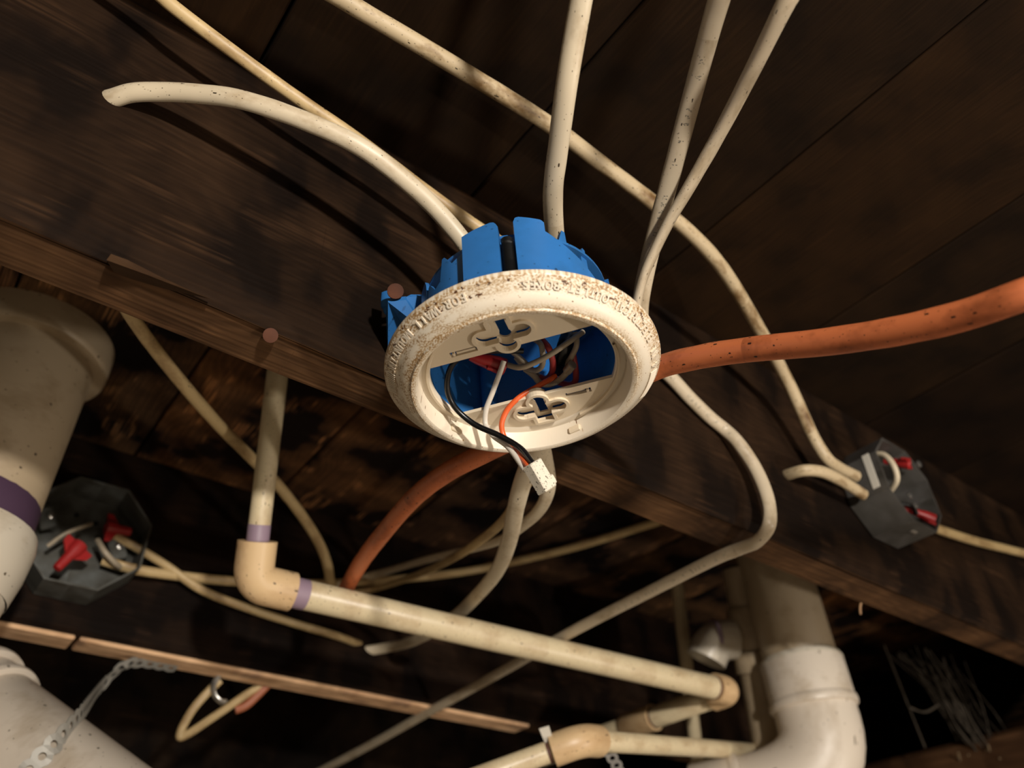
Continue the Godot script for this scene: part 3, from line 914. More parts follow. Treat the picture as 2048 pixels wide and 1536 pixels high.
func build_box_wires() -> void:
	var nut := thing("wire_nut", "red wire nut lying sideways inside the blue box beside the black wire", "wire nut")
	var s := st0()
	var xf := along(Vector3(0.1754, 1.2140, -0.2546), Vector3(0.1958, 1.2120, -0.2488))
	lathe(s, [Vector2(0, 0), Vector2(0.0022, 0.0004), Vector2(0.0030, 0.004), Vector2(0.0038, 0.010), Vector2(0.0046, 0.016), Vector2(0.0044, 0.0195), Vector2(0.0030, 0.0195), Vector2(0.0, 0.017)], 12, xf)
	put("cap", s, M.red, nut)
	var sk := st0()
	for k in 2:
		bevel_box(sk, Vector3(0.0035, 0.008, 0.0016), 0.0005, xf * Transform3D(Basis(), Vector3(0.0045 * (k * 2 - 1), 0.0135, 0)))
	put("wing", sk, M.red, nut)

	var g := "loose conductors coiled inside the blue box"
	wire([Vector3(0.2170, 1.2220, -0.2132), Vector3(0.2098, 1.2140, -0.2158), Vector3(0.2046, 1.2090, -0.2237), Vector3(0.2005, 1.2070, -0.2327), Vector3(0.1968, 1.2070, -0.2402), Vector3(0.1933, 1.2120, -0.2472)], 0.0030, M.grey_wire, "grey-white wire slanting across the box opening from the upper plate", g)
	wire([Vector3(0.2007, 1.2240, -0.2334), Vector3(0.2014, 1.2160, -0.2283), Vector3(0.2045, 1.2120, -0.2309), Vector3(0.2092, 1.2120, -0.2378), Vector3(0.2100, 1.2140, -0.2441), Vector3(0.2074, 1.2180, -0.2490), Vector3(0.2030, 1.2240, -0.2508)], 0.0030, M.grey_wire, "grey-white wire looping down in the middle of the box opening", g)
	wire([Vector3(0.2081, 1.2180, -0.2499), Vector3(0.2125, 1.2140, -0.2480), Vector3(0.2163, 1.2110, -0.2479), Vector3(0.2201, 1.2100, -0.2452), Vector3(0.2212, 1.2090, -0.2368), Vector3(0.2197, 1.2090, -0.2278)], 0.0033, M.grey_wire, "lowest grey-white wire bending up to a bare crimped end", g)
	wire([Vector3(0.2144, 1.2220, -0.2156), Vector3(0.2161, 1.2160, -0.2178), Vector3(0.2182, 1.2140, -0.2244), Vector3(0.2234, 1.2180, -0.2360)], 0.0030, M.grey_wire, "grey-white wire beside the black clump at the right of the opening", g)
	wire([Vector3(0.1982, 1.2260, -0.2496), Vector3(0.2044, 1.2220, -0.2484), Vector3(0.2126, 1.2220, -0.2511), Vector3(0.2227, 1.2240, -0.2558)], 0.0030, M.grey_wire, "shaded grey wire behind the looping wire in the box", g)
	wire([Vector3(0.2036, 1.2240, -0.2312), Vector3(0.2060, 1.2160, -0.2279), Vector3(0.2113, 1.2130, -0.2314), Vector3(0.2189, 1.2150, -0.2408), Vector3(0.2239, 1.2200, -0.2515), Vector3(0.2229, 1.2250, -0.2572)], 0.0034, M.pink_red, "red wire curving beside the looping grey wire", g)
	wire([Vector3(0.2199, 1.2220, -0.2254), Vector3(0.2228, 1.2160, -0.2275), Vector3(0.2277, 1.2120, -0.2321), Vector3(0.2305, 1.2110, -0.2362), Vector3(0.2313, 1.2130, -0.2418), Vector3(0.2292, 1.2180, -0.2484)], 0.0034, M.pink_red, "red wire turning up at the right of the box opening", g)
	wire([Vector3(0.1901, 1.2240, -0.2477), Vector3(0.1860, 1.2200, -0.2488), Vector3(0.1837, 1.2200, -0.2544), Vector3(0.1811, 1.2220, -0.2620)], 0.0034, M.pink_red, "short red wire above the red wire nut", g)
	var c := st0()   # tape wound joint, dark
	tube(c, [Vector3(0.2175, 1.2280, -0.2248), Vector3(0.2158, 1.2200, -0.2260), Vector3(0.2179, 1.2180, -0.2329), Vector3(0.2259, 1.2220, -0.2432)], 0.0092, 0.0080, Vector3.UP, 12, 8, 0.0, 4.0, 0.08)
	single("taped_joint", c, M.black, "black taped wire joint hanging between the red wires", "wire joint")
	var f := st0()
	tube(f, [Vector3(0.2199, 1.2092, -0.2304), Vector3(0.2186, 1.2090, -0.2247)], 0.0050, 0.0050, Vector3.UP, 12, 1)
	single("crimp_sleeve", f, plain(Color(0.56, 0.50, 0.42), 0.35, 0.5), "dull crimp sleeve on the end of the lowest grey wire", "crimp sleeve")

	# the black threaded screw in the gap between the blue tabs
	var scr := st0()
	var fr := ring_frame()
	var prof := [Vector2(0.0, 0.004)]
	for k in 26:
		var yy := 0.004 + k * 0.00115
		prof.append_array([Vector2(0.0020, yy), Vector2(0.0029, yy + 0.0004), Vector2(0.0020, yy + 0.0008)])
	prof.append_array([Vector2(0.0030, 0.0345), Vector2(0.0030, 0.0375), Vector2(0.0, 0.038)])
	lathe(scr, prof, 14, fr * Transform3D(Basis(), polar(227.0, 0.0520, 0)))
	single("clamp_screw", scr, M.black_metal, "black threaded screw in the gap between the two tall blue tabs", "screw")

	nail(Vector3(0.1344, 1.2425, -0.2620), Vector3(0.1575, 1.2637, -0.3000), 0.0042, 0.0019, "rusty nail through the blue bracket into the joist")
	nail(Vector3(0.0889, 1.2175, -0.3024), Vector3(0.0906, 1.2240, -0.3087), 0.0037, 0.002, "rusty nail head driven into the split under the nearest joist")


func nail(head: Vector3, tip: Vector3, r: float, shank: float, label: String) -> void:
	var t := thing("rusty_nail", label, "nail")
	var xf := along(head, tip)
	var s := st0()
	lathe(s, [Vector2(0, -0.0004), Vector2(r * 0.7, -0.0003), Vector2(r, 0.0001), Vector2(r * 1.02, 0.0009), Vector2(r * 0.8, 0.0015), Vector2(0, 0.0016)], 18, xf)
	put("head", s, M.rust, t)
	var k := st0()
	tube(k, [head, tip], shank * 2.0, shank * 2.0, Vector3(0.3, 0.2, 0.9), 10, 1)
	put("shank", k, M.rust, t)


func wire(pts: Array, d: float, m: Material, label: String, group := "") -> void:
	var s := st0()
	tube(s, pts, d, d, Vector3.UP, 12)
	single("wire", s, m, label, "wire", group)


# ------------------------------------------------------------------ cables

func cable(pts: Array, w: float, t: float, m: Material, label: String, flat := Vector3(0.0, -0.7, 0.7), twist := 0.0, groove := 0.0) -> void:
	var s := st0()
	tube(s, pts, w, t, flat, 18, 12, twist, 4.0, 0.012, groove)
	single("electrical_cable", s, m, label, "cable")

func build_cables() -> void:
	var eye := -Vector3(0.487850, 0.621796, -0.612676)   # towards the lens
	cable([Vector3(-0.0214, 1.3205, -0.3040), Vector3(-0.0166, 1.3188, -0.2970), Vector3(-0.0096, 1.3205, -0.2890), Vector3(0.0038, 1.3213, -0.2790), Vector3(0.0182, 1.3190, -0.2680), Vector3(0.0351, 1.3147, -0.2560), Vector3(0.0680, 1.3080, -0.2430), Vector3(0.0964, 1.3010, -0.2360), Vector3(0.1339, 1.2909, -0.2370), Vector3(0.1547, 1.2810, -0.2390), Vector3(0.1686, 1.2700, -0.2400)], 0.0098, 0.0078, M.sheath, "thick white cable curving out of a hole in the nearest joist to the blue box", eye)
	cable([W(-0.45, 0.444, -0.262), W(-0.12, 0.440, -0.262), Vector3(-0.0218, 1.3718, -0.2620), Vector3(-0.0077, 1.3666, -0.2620), Vector3(0.0531, 1.3528, -0.2620), Vector3(0.0967, 1.3462, -0.2620), Vector3(0.1171, 1.3434, -0.2630), Vector3(0.1590, 1.3336, -0.2630), Vector3(0.1997, 1.3197, -0.2580), Vector3(0.2084, 1.3066, -0.2500)], 0.0074, 0.0058, M.yellow, "thin yellowed cable running behind the thick white one into the blue box", eye)
	cable([W(-0.45, 0.432, -0.232), W(-0.10, 0.427, -0.218), Vector3(0.0484, 1.3750, -0.2110), Vector3(0.0655, 1.3750, -0.2101), Vector3(0.1270, 1.3750, -0.2063), Vector3(0.1984, 1.3750, -0.2036), Vector3(0.2414, 1.3750, -0.2057), Vector3(0.2924, 1.3730, -0.2075), Vector3(0.3276, 1.3700, -0.2092), Vector3(0.3645, 1.3660, -0.2153), Vector3(0.4348, 1.3580, -0.2384), Vector3(0.4966, 1.3460, -0.2609), Vector3(0.5309, 1.3127, -0.2720), Vector3(0.5413, 1.2981, -0.2720), Vector3(0.5609, 1.2972, -0.2740), Vector3(0.5879, 1.3002, -0.2760)], 0.0100, 0.0088, M.grimy, "long dusty white cable crossing high behind the others to the right metal box", eye)
	cable([W(0.00, 0.444, 0.50), W(0.045, 0.428, 0.12), W(0.098, 0.380, -0.04), Vector3(0.1299, 1.2969, -0.1043), Vector3(0.1381, 1.2888, -0.1207), Vector3(0.1478, 1.2790, -0.1393), Vector3(0.1610, 1.2732, -0.1608), Vector3(0.1737, 1.2695, -0.1805), Vector3(0.1867, 1.2668, -0.1957), Vector3(0.1992, 1.2637, -0.2085)], 0.0101, 0.0080, M.sheath, "thick white cable dropping straight down behind the right blue tab", eye + Vector3(-0.25, 0, 0.1))
	cable([W(-0.06, 0.444, 0.60), W(0.035, 0.385, 0.18), W(0.130, 0.342, 0.005), Vector3(0.1758, 1.2940, -0.0659), Vector3(0.1858, 1.2953, -0.0811), Vector3(0.2067, 1.2964, -0.1123), Vector3(0.2255, 1.2910, -0.1436), Vector3(0.2397, 1.2830, -0.1697), Vector3(0.2535, 1.2728, -0.1953), Vector3(0.2634, 1.2656, -0.2110), Vector3(0.2767, 1.2602, -0.2254), Vector3(0.3574, 1.3249, -0.2860), Vector3(0.3815, 1.3173, -0.2880), Vector3(0.4000, 1.3087, -0.2895), Vector3(0.4196, 1.2989, -0.2895), Vector3(0.4333, 1.2937, -0.2890), Vector3(0.4393, 1.2837, -0.2850), Vector3(0.4504, 1.2619, -0.2820), Vector3(0.4532, 1.2345, -0.2800), Vector3(0.4480, 1.2134, -0.2810), Vector3(0.4547, 1.2100, -0.2973), Vector3(0.4587, 1.2130, -0.3167), Vector3(0.4582, 1.2140, -0.3342), Vector3(0.4619, 1.2155, -0.4106), Vector3(0.4658, 1.2160, -0.5072), Vector3(0.4753, 1.2155, -0.6309), Vector3(0.4847, 1.2145, -0.7821), Vector3(0.4933, 1.2130, -0.9192), Vector3(0.4971, 1.2100, -1.0875)], 0.0098, 0.0066, M.printed, "stamped white cable from the top that loops under the nearest joist and away", eye, 0.0, 0.22)
	cable([W(0.04, 0.444, 0.66), W(0.10, 0.375, 0.24), W(0.162, 0.333, 0.035), Vector3(0.1902, 1.2758, -0.0435), Vector3(0.1941, 1.2751, -0.0541), Vector3(0.2106, 1.2803, -0.0846), Vector3(0.2264, 1.2834, -0.1179), Vector3(0.2346, 1.2791, -0.1452), Vector3(0.2387, 1.2751, -0.1623), Vector3(0.2433, 1.2697, -0.1788), Vector3(0.2477, 1.2623, -0.1941), Vector3(0.2543, 1.2538, -0.2074), Vector3(0.2650, 1.2437, -0.2189), Vector3(0.2516, 1.2120, -0.2134), Vector3(0.2621, 1.2120, -0.2351), Vector3(0.2666, 1.2120, -0.2500)], 0.0096, 0.0060, M.printed, "white cable slanting down from the upper right and vanishing behind the ring", eye, 0.8, 0.15)
	cable([Vector3(0.2458, 1.2120, -0.2753), Vector3(0.2522, 1.2090, -0.2963), Vector3(0.2593, 1.2045, -0.3160), Vector3(0.2742, 1.2020, -0.3439), Vector3(0.2995, 1.2040, -0.3838), Vector3(0.3324, 1.2120, -0.4422), Vector3(0.3593, 1.2220, -0.5058), Vector3(0.3806, 1.2300, -0.5744), Vector3(0.3965, 1.2420, -0.6639), Vector3(0.4153, 1.2655, -0.7520), Vector3(0.3959, 1.2621, -0.7680)], 0.0112, 0.0062, M.sheath, "broad flat cable hanging from behind the white plug to a hole in the farther joist", eye, 0.0, 0.1)
	cable([Vector3(0.2415, 1.2120, -0.2813), Vector3(0.2646, 1.2120, -0.3030), Vector3(0.2861, 1.2100, -0.3260), Vector3(0.3011, 1.2120, -0.3528), Vector3(0.3128, 1.2180, -0.3891), Vector3(0.3263, 1.2300, -0.4305), Vector3(0.3672, 1.2950, -0.6039), Vector3(0.3860, 1.3400, -0.7507), Vector3(0.3485, 1.3203, -0.7550)], 0.0098, 0.0056, M.sheath, "flat white cable bending left from below the plug, brightest at its bend", eye + Vector3(0.3, 0, 0))
	cable([Vector3(0.2707, 1.2140, -0.3126), Vector3(0.2777, 1.2140, -0.3400), Vector3(0.2983, 1.2200, -0.3862), Vector3(0.3260, 1.2400, -0.4591), Vector3(0.3580, 1.2700, -0.5543), Vector3(0.3921, 1.3100, -0.6730), Vector3(0.3912, 1.3264, -0.7520), Vector3(0.3616, 1.3154, -0.7580)], 0.0070, 0.0052, M.yellow, "thin shaded cable between the two flat ones below the plug", eye)
	cable([Vector3(0.1146, 1.2823, -0.7450), Vector3(0.1394, 1.2795, -0.7420), Vector3(0.1848, 1.2864, -0.7480), Vector3(0.2337, 1.2954, -0.7520), Vector3(0.2855, 1.3073, -0.7540), Vector3(0.3355, 1.3198, -0.7550), Vector3(0.4017, 1.3407, -0.7560), Vector3(0.4683, 1.3639, -0.7570), Vector3(0.5384, 1.3900, -0.7527), Vector3(0.5764, 1.3940, -0.6996), Vector3(0.6046, 1.3950, -0.6470), Vector3(0.6284, 1.3950, -0.5843), Vector3(0.6484, 1.3950, -0.5266)], 0.0094, 0.0070, M.yellow, "cable from the left metal box passing behind the pipe elbow to the nearest joist", eye)
	cable([Vector3(-0.0102, 1.3291, -0.3905), Vector3(0.0165, 1.3110, -0.4121), Vector3(0.0387, 1.3045, -0.4337), Vector3(0.0719, 1.3068, -0.4702), Vector3(0.1251, 1.3071, -0.5173), Vector3(0.1674, 1.3106, -0.5535), Vector3(0.2064, 1.3088, -0.5814), Vector3(0.2436, 1.3014, -0.6082), Vector3(0.2715, 1.2954, -0.6329), Vector3(0.2946, 1.2901, -0.6607), Vector3(0.3113, 1.2837, -0.6865)], 0.0094, 0.0082, M.yellow, "yellowed cable coming from under the nearest joist and passing behind the upright pipe", eye)
	cable([W(0.62, 0.330, 0.75), W(0.40, 0.225, 0.24), W(0.312, 0.205, 0.035), Vector3(0.2813, 1.1512, -0.0387), Vector3(0.2768, 1.1506, -0.0493), Vector3(0.2770, 1.1558, -0.0683), Vector3(0.2764, 1.1651, -0.0921), Vector3(0.2749, 1.1798, -0.1224), Vector3(0.2710, 1.1975, -0.1565), Vector3(0.2665, 1.2082, -0.1819), Vector3(0.2619, 1.2154, -0.2076), Vector3(0.2459, 1.2102, -0.2583), Vector3(0.2368, 1.2101, -0.2917), Vector3(0.2304, 1.2111, -0.3220), Vector3(0.2271, 1.2134, -0.3517), Vector3(0.2300, 1.2173, -0.3943), Vector3(0.2396, 1.2197, -0.4496), Vector3(0.2509, 1.2208, -0.5046), Vector3(0.2655, 1.2204, -0.5588)], 0.0123, 0.0112, M.orange, "thick orange cable crossing behind the ring from the right edge", eye)
	cable([Vector3(0.5176, 1.2879, -0.3030), Vector3(0.5134, 1.2841, -0.2920), Vector3(0.5143, 1.2815, -0.2800), Vector3(0.5270, 1.2821, -0.2740), Vector3(0.5525, 1.2827, -0.2730), Vector3(0.5908, 1.2831, -0.2760)], 0.0092, 0.0072, M.grimy, "short white cable arching from a joist hole into the right metal box", eye)
	cable([Vector3(0.7105, 1.2956, -0.2840), Vector3(0.7484, 1.3012, -0.2860), Vector3(0.8175, 1.3125, -0.2885), Vector3(0.8919, 1.3259, -0.2895), Vector3(1.0008, 1.3441, -0.2900), W(1.10, 0.408, -0.290), W(1.28, 0.425, -0.290)], 0.0088, 0.0066, M.yellow, "white cable leaving the right metal box towards the right edge", eye)
	cable([Vector3(0.1162, 1.3079, -0.7450), Vector3(0.1413, 1.2996, -0.7420), Vector3(0.1708, 1.2912, -0.7450), Vector3(0.2052, 1.2776, -0.7460), Vector3(0.2574, 1.2706, -0.7480), Vector3(0.3120, 1.2671, -0.7500), Vector3(0.3598, 1.2663, -0.7550), Vector3(0.3916, 1.2683, -0.7680)], 0.0080, 0.0064, M.yellow, "lower cable sagging from the left metal box under the pipe elbow to a joist hole", eye)
	cable([Vector3(0.3134, 1.2260, -0.8000), Vector3(0.2926, 1.2114, -0.8050), Vector3(0.2641, 1.1856, -0.8100), Vector3(0.2412, 1.1655, -0.8120), Vector3(0.2361, 1.1630, -0.8120), Vector3(0.2358, 1.1683, -0.8120), Vector3(0.2416, 1.1877, -0.8100), Vector3(0.2507, 1.2043, -0.8050), Vector3(0.2588, 1.2163, -0.8000)], 0.0078, 0.0060, M.yellow, "sharply folded cable end hanging under the pale wood strip", eye)


# ------------------------------------------------------------------ metal boxes

# an open octagonal box whose back lies on a joist: a is the flat-to-flat width, in the plane z
func octagon(a: float, chamfer: float) -> PackedVector2Array:
	var h := a * 0.5
	var c := h - chamfer
	return PackedVector2Array([Vector2(h, -c), Vector2(h, c), Vector2(c, h), Vector2(-c, h), Vector2(-h, c), Vector2(-h, -c), Vector2(-c, -h), Vector2(c, -h)])

func metal_box(t: Node3D, a: float, chamfer: float, depth: float, m: Material) -> void:
	var o := octagon(a, chamfer)
	var i := octagon(a - 0.0032, chamfer * 0.97)
	var st := st0()
	var n := o.size()
	for k in n:
		var p: Vector2 = o[k]
		var q: Vector2 = o[(k + 1) % n]
		var pi_: Vector2 = i[k]
		var qi: Vector2 = i[(k + 1) % n]
		var e := 0.0015
		var ps := p * 0.975
		var qs := q * 0.975
		face4(st, Vector3(p.x, p.y, depth), Vector3(q.x, q.y, depth), Vector3(q.x, q.y, e), Vector3(p.x, p.y, e), Vector3(0, 0, depth / 2))
		face4(st, Vector3(p.x, p.y, e), Vector3(q.x, q.y, e), Vector3(qs.x, qs.y, 0), Vector3(ps.x, ps.y, 0), Vector3(0, 0, depth / 2))
		face4(st, Vector3(p.x, p.y, depth), Vector3(q.x, q.y, depth), Vector3(qi.x, qi.y, depth), Vector3(pi_.x, pi_.y, depth), Vector3(0, 0, 0))
		var out := Vector3((pi_ + qi).x, (pi_ + qi).y, 0.0)
		face4(st, Vector3(pi_.x, pi_.y, depth), Vector3(qi.x, qi.y, depth), Vector3(qi.x, qi.y, 0.0016), Vector3(pi_.x, pi_.y, 0.0016), out * 5.0)
	put("side_wall", st, m, t)
	var b := st0()
	prism(b, o, 0.0, 0.0016, Transform3D(Basis(Vector3.RIGHT, Vector3.BACK, Vector3.UP) * Basis.from_scale(Vector3(0.975, 1, 0.975)), Vector3.ZERO))
	put("back", b, m, t)

func wire_nut_at(a: Vector3, b: Vector3, r: float, label: String) -> void:
	var t := thing("wire_nut", label, "wire nut")
	var l := a.distance_to(b)
	var xf := along(a, b)
	var s := st0()
	lathe(s, [Vector2(0, 0), Vector2(r * 0.55, l * 0.02), Vector2(r * 0.62, l * 0.10), Vector2(r * 0.68, l * 0.5), Vector2(r, l * 0.72), Vector2(r * 1.05, l), Vector2(r * 0.7, l), Vector2(0, l * 0.8)], 12, xf)
	put("cap", s, M.red, t)
	var w := st0()
	for k in 2:
		var sg := k * 2.0 - 1.0
		solid_poly(w, [xf * Vector3(r * 0.5 * sg, l * 0.5, -0.001), xf * Vector3(r * 2.0 * sg, l * 0.78, -0.001), xf * Vector3(r * 2.1 * sg, l * 1.0, -0.001), xf * Vector3(r * 0.6 * sg, l * 1.0, -0.001)], xf.basis * Vector3(0, 0, 0.002))
	put("wing", w, M.red, t)

func build_right_metal_box() -> void:
	var at := W(0.640, 0.352, -0.2958)
	var t := thing("metal_junction_box", "grey steel octagonal box open on the nearest joist at the right", "junction box", at)
	metal_box(t, 0.082, 0.0225, 0.038, M.galvanised)
	var k := st0()   # pale knockout slot on its left side
	bevel_box(k, Vector3(0.0008, 0.0330, 0.0066), 0.0003, Transform3D(Basis(Vector3.BACK, 0.0), Vector3(-0.0413, 0.003, 0.0285)))
	put("label_strip", k, M.paper, t)
	var h := st0()   # punched slot on the underside
	tube(h, [Vector3(-0.004, -0.0412, 0.026), Vector3(0.004, -0.0412, 0.026)], 0.006, 0.0012, Vector3.DOWN, 12, 1)
	put("knockout", h, M.steel, t)
	var sc := st0()
	lathe(sc, [Vector2(0, 0), Vector2(0.0034, 0.0002), Vector2(0.0034, 0.0016), Vector2(0.0022, 0.0024), Vector2(0, 0.0026)], 14, Transform3D(Basis(Vector3.RIGHT, PI / 2), Vector3(0.0335, 0.0320, 0.0385)))
	put("cover_screw", sc, M.steel, t)
	var cl := st0()   # cable clamp with its two screws
	bevel_box(cl, Vector3(0.014, 0.024, 0.004), 0.001, Transform3D(Basis(Vector3.BACK, 0.6), Vector3(-0.020, -0.012, 0.020)))
	put("cable_clamp", cl, M.black_metal, t)
	for k2 in 2:
		var s2 := st0()
		lathe(s2, [Vector2(0, 0), Vector2(0.0030, 0.0002), Vector2(0.0030, 0.0014), Vector2(0.0014, 0.0024), Vector2(0, 0.0026)], 12, Transform3D(Basis(Vector3.RIGHT, PI / 2), [Vector3(0.6462, 1.2950, -0.2640), Vector3(0.6445, 1.2836, -0.2620)][k2] - at))
		put("clamp_screw", s2, M.steel, t)
	wire_nut_at(at + Vector3(0.006, 0.034, 0.022), at + Vector3(0.012, 0.024, 0.040), 0.0050, "red wire nut at the top of the right metal box")
	wire_nut_at(at + Vector3(0.006, -0.014, 0.024), at + Vector3(0.026, -0.026, 0.036), 0.0050, "red wire nut at the bottom of the right metal box")
	wire([at + Vector3(-0.022, 0.030, 0.020), at + Vector3(-0.024, 0.022, 0.036), at + Vector3(-0.024, 0.008, 0.041), at + Vector3(-0.020, -0.002, 0.038), at + Vector3(-0.010, -0.006, 0.022)], 0.0052, M.sheath, "stripped cream wire bowing out of the right metal box")
	wire([at + Vector3(-0.012, -0.020, 0.012), at + Vector3(-0.004, -0.016, 0.026), at + Vector3(0.006, -0.018, 0.032), at + Vector3(0.012, -0.022, 0.030)], 0.0034, M.black, "black wire under the clamp in the right metal box")

func build_left_metal_box() -> void:
	var at := W(0.094, 0.346, -0.7638)
	var t := thing("metal_junction_box", "dull grey octagonal box open on the farther joist at the left", "junction box", at)
	metal_box(t, 0.100, 0.0285, 0.038, M.galvanised_old)
	for k in 2:
		var c := st0()
		bevel_box(c, Vector3(0.014, 0.020, 0.004), 0.001, Transform3D(Basis(Vector3.BACK, 0.5), Vector3(-0.034 + k * 0.064, 0.012 - k * 0.012, 0.018)))
		put("cable_clamp", c, M.galvanised_old, t)
		var s := st0()
		lathe(s, [Vector2(0, 0), Vector2(0.0030, 0.0002), Vector2(0.0030, 0.0014), Vector2(0.0014, 0.0024), Vector2(0, 0.0026)], 12, Transform3D(Basis(Vector3.RIGHT, PI / 2), Vector3(-0.032 + k * 0.062, 0.014 - k * 0.012, 0.0205)))
		put("clamp_screw", s, M.steel, t)
	var kn := st0()
	for q in [Vector2(-0.010, 0.030), Vector2(0.008, 0.027)]:
		lathe(kn, [Vector2(0, 0.0), Vector2(0.0022, 0.0), Vector2(0.0022, 0.0006), Vector2(0, 0.0006)], 12, Transform3D(Basis(Vector3.RIGHT, PI / 2), Vector3(q.x, q.y, 0.0017)))
	put("punched_hole", kn, M.black_metal, t)
	wire_nut_at(Vector3(0.0785, 1.2549, -0.7220), Vector3(0.0903, 1.2813, -0.7240), 0.0066, "bright red wire nut at the lower left of the left metal box")
	wire_nut_at(Vector3(0.1291, 1.3105, -0.7350), Vector3(0.1071, 1.3080, -0.7330), 0.0066, "dark red wire nut at the right of the left metal box")
	wire([Vector3(0.0675, 1.2784, -0.7350), Vector3(0.0765, 1.2896, -0.7280), Vector3(0.0898, 1.3024, -0.7300), Vector3(0.0950, 1.3096, -0.7380)], 0.0038, M.grey_wire, "bare wire lying across the middle of the left metal box")
	wire([Vector3(0.1040, 1.2949, -0.7350), Vector3(0.1121, 1.2829, -0.7290), Vector3(0.1224, 1.2777, -0.7330), Vector3(0.1296, 1.2776, -0.7400)], 0.0050, M.grey_wire, "cream wire entering the left metal box from its lower right")


# ------------------------------------------------------------------ pipes

func pipe(called: String, parent: Node, a: Vector3, b: Vector3, r: float, m: Material, segs := 28) -> MeshInstance3D:
	var s := st0()
	var l := a.distance_to(b)
	lathe(s, [Vector2(0, 0), Vector2(r * 0.97, 0), Vector2(r, r * 0.04), Vector2(r, l - r * 0.04), Vector2(r * 0.97, l), Vector2(0, l)], segs, along(a, b))
	return put(called, s, m, parent)

# two sockets that meet in a round corner
func elbow(called: String, parent: Node, corner: Vector3, d1: Vector3, d2: Vector3, leg: float, r: float, bend: float, m: Material) -> MeshInstance3D:
	d1 = d1.normalized()
	d2 = d2.normalized()
	var s := st0()
	var pts := [corner + d1 * leg]
	for k in 9:
		var q := k / 8.0
		var a := corner + d1 * bend
		var b := corner + d2 * bend
		pts.append(a.lerp(corner, q).lerp(corner.lerp(b, q), q))
	pts.append(corner + d2 * leg)
	tube(s, pts, r * 2.0, r * 2.0, d1.cross(d2).normalized(), 28, 1, 0.0, 4.0)
	return put(called, s, m, parent)

func band(called: String, parent: Node, a: Vector3, b: Vector3, r: float, m: Material) -> void:
	pipe(called, parent, a, b, r, m)

func build_water_pipes() -> void:
	# the run with the elbow: upright, elbow, long level pipe, elbow, short leg under the farther joist
	var t := thing("water_pipe_run", "cream water pipe dropping to an elbow and running level across the frame", "water pipe")
	var c := Vector3(0.1844, 1.2010, -0.5407)
	var top := Vector3(0.1487, 1.3365, -0.4687)
	var e := W(0.676, 0.251, -0.515)
	var up := (top - c).normalized()
	var rt := (e - c).normalized()
	pipe("upright_pipe", t, c + up * 0.018, top + up * 0.05, 0.0080, M.cpvc)
	band("primer_band", t, c + up * 0.026, c + up * 0.042, 0.0082, M.primer)
	elbow("elbow", t, c, up, rt, 0.030, 0.0142, 0.012, M.cpvc_fitting)
	var st := st0()
	bevel_box(st, Vector3(0.017, 0.012, 0.0006), 0.0002, Transform3D(Basis(rt, up, rt.cross(up).normalized()), c + rt * 0.018 + (rt.cross(up)).normalized() * 0.0141))
	pipe("level_pipe", t, c + rt * 0.02, e - rt * 0.01, 0.0111, M.cpvc)
	band("primer_band", t, c + rt * 0.0295, c + rt * 0.041, 0.0113, M.primer)
	var back := Vector3(0.004, 0.0, -1.0)
	elbow("elbow", t, e, -rt, back, 0.021, 0.0140, 0.012, M.cpvc_fitting)
	band("primer_ring", t, e - rt * 0.0235, e - rt * 0.0205, 0.01135, M.primer_ring)
	pipe("cross_pipe", t, e + back * 0.015, e + back * 0.30, 0.0111, M.cpvc)
	band("primer_ring", t, e + back * 0.0205, e + back * 0.0235, 0.01135, M.primer_ring)
	band("coupling", t, e + back * 0.105, e + back * 0.15, 0.0140, M.cpvc_fitting)
	band("primer_ring", t, e + back * 0.1025, e + back * 0.1055, 0.0116, M.primer_ring)

	var t2 := thing("water_pipe_run", "lower cream water pipe with a rounded elbow at the bottom edge", "water pipe")
	var k := Vector3(0.4455, 1.1174, -0.4874)
	var r2 := (Vector3(0.7667, 1.1681, -0.5718) - k).normalized()
	var l2 := (Vector3(0.3964, 1.0982, -0.5378) - k).normalized()
	elbow("elbow", t2, k, r2, l2, 0.024, 0.0122, 0.013, M.cpvc_fitting)
	pipe("right_pipe", t2, k + r2 * 0.02, k + r2 * 0.48, 0.0081, M.cpvc)
	band("primer_band", t2, k + r2 * 0.0255, k + r2 * 0.030, 0.0083, M.primer)
	pipe("left_pipe", t2, k + l2 * 0.02, k + l2 * 0.22, 0.0081, M.cpvc)
	band("primer_ring", t2, k + l2 * 0.0255, k + l2 * 0.028, 0.0083, M.primer_ring)

	var t3 := thing("water_pipe_run", "thin upright water pipe standing between the level pipe and the drain stack", "water pipe")
	var a := Vector3(0.7356, 1.3658, -0.6081)
	var b := Vector3(0.7783, 1.1723, -0.6563)
	pipe("upright_pipe", t3, a, b, 0.0078, M.cpvc)


func drain_hub(called: String, parent: Node, a: Vector3, b: Vector3, r: float, m: Material) -> void:
	var s := st0()
	var l := a.distance_to(b)
	lathe(s, [Vector2(r * 0.82, 0), Vector2(r * 0.98, 0), Vector2(r, r * 0.04), Vector2(r, l - 0.010), Vector2(r * 1.035, l - 0.008), Vector2(r * 1.045, l - 0.004), Vector2(r * 1.03, l - 0.001), Vector2(r * 0.98, l), Vector2(r * 0.8, l)], 48, along(a, b))
	put(called, s, m, parent)

